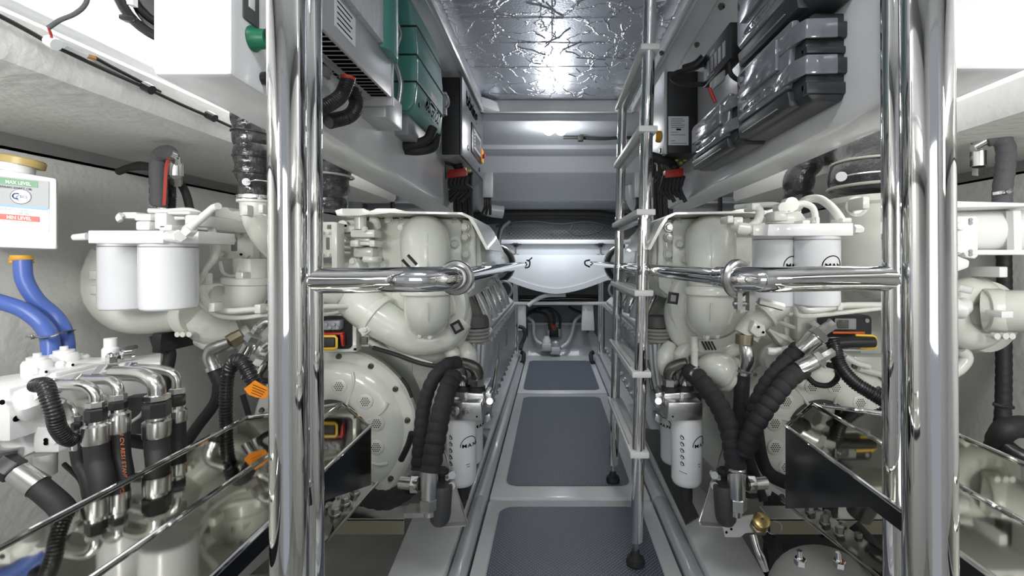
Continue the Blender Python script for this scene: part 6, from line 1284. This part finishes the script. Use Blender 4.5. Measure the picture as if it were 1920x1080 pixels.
for k, pth in enumerate(([(1030, 618, 5.56), (1029, 600, 5.55), (1020, 588, 5.55), (1000, 585, 5.6), (985, 592, 5.65)], [(1039, 608, 5.56), (1038, 592, 5.55), (1028, 580, 5.55), (1010, 578, 5.6), (990, 585, 5.65)], [(1049, 616, 5.56), (1050, 598, 5.55), (1042, 585, 5.55), (1028, 578, 5.55), (1010, 580, 5.6)], [(1066, 575, 5.6), (1078, 582, 5.6), (1090, 586, 5.6)])):
    cable(pth, 2.6, rubber, ['left black hose rising from the far relay block', 'middle black hose rising from the far relay block', 'right black hose rising from the far relay block', 'short black hose at the top right of the far bilge opening'][k], 'hose', 'hose')
cable([(990, 595, 5.6), (1000, 605, 5.58), (1001, 625, 5.55), (1006, 638, 5.5), (1016, 645, 5.48)], 3.2, gelgrey, 'grey hose curving down on the left of the far bilge', 'hose', 'hose')
cable([(1090, 590, 5.6), (1078, 602, 5.58), (1072, 625, 5.52), (1064, 642, 5.48), (1052, 652, 5.45)], 3.2, gelgrey, 'grey hose curving down on the right of the far bilge', 'hose', 'hose')
cable([(972, 612, 5.3), (982, 616, 5.3), (984, 630, 5.28), (978, 645, 5.25), (976, 655, 5.2)], 3.5, rubber, 'black rubber hose left of the far bilge opening', 'hose', 'hose')
for i, (x, s_) in enumerate(((979, 1), (1111, -1))):
    solo(ptube([(x-2*s_, 660, 5.2), (x+3*s_, 664, 5.2), (x+2*s_, 676, 5.1), (x-1*s_, 680, 5.0)], 4, n=10), 'rubber_latch', rubber, 'black rubber latch at the far %s corner of the farthest deck mat' % ('left' if s_ > 0 else 'right'), 'latch')
# vertical black cable looms and pale trunking at the ends of the girders
for sx in (-1, 1):
    s_ = 'left' if sx < 0 else 'right'; x0 = 868 if sx < 0 else 1243
    t = thing('cable_loom', 'dense black vertical cable loom behind the end of the %s girder' % s_, 'cables', P(x0, 410, 3.35))
    for k in range(7):
        tb([(x0-15+k*5, 300, 3.35), (x0-16+k*5.2, 350, 3.35), (x0-14+k*5+(k % 2)*2, 412, 3.35)], 3.4, 'loom_cable', rubber, t, n=10)
    t = thing('cable_trunking', 'pale grey trunking with cables at the far %s of the deckhead' % s_, 'trunking', P(915 if sx < 0 else 1200, 370, 4.6))
    a = 905 if sx < 0 else 1190
    pbx(a, 318, a+19, 370, 4.6, 4.75, 'box', lgrey, t, 0.006); poly([(a, 318), (a+24, 325), (a+8, 290), (a, 290)], 4.62, 4.75, 'hood', gelgrey, t)
    for k in range(3): tb([(a+5+k*4, 370, 4.65), (a+4+k*5, 388, 4.65), (a-2+k*8, 402, 4.7)], 2.6, 'cable_tail', rubber, t, n=8)
    struct(MB().tube(PT([(a-8, 320, 4.9), (a-6, 370, 4.9), (a+8, 392, 4.95), (a+38, 398, 5.0)]), R_(12, 4.9), n=16), 'trim_%d' % (22 if sx < 0 else 23), gelgrey)
# soft pale background wall and dark boxes seen between girder and engine
for sx in (-1, 1):
    m = (lambda x: x) if sx < 0 else (lambda x: 2086-x)
    s_ = 'left' if sx < 0 else 'right'
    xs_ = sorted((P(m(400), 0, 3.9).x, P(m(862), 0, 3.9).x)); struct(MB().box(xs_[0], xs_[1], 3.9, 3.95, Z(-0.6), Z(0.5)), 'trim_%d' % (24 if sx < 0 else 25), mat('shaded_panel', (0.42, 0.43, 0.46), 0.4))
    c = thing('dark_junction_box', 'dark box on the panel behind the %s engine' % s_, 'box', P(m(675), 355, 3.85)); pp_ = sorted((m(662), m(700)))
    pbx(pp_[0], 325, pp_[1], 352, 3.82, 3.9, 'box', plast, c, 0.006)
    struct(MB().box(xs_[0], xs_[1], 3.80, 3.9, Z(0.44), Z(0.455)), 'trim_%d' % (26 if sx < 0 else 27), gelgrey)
    cable([(m(736), 300, 3.8), (m(736), 400, 3.8)], 4, rubber, 'black vertical cable on the panel behind the %s engine' % s_)

# alike things share a group
stems = {}
for o in COL.objects:
    if o.parent is None and 'category' in o: stems.setdefault(o.name.split('.')[0], []).append(o)
for st, os_ in stems.items():
    if len(os_) > 1:
        for o in os_:
            if 'group' not in o: o['group'] = st.replace('_', ' ')+('es' if st.endswith(('ch', 'x')) else 's')+' in the engine room'
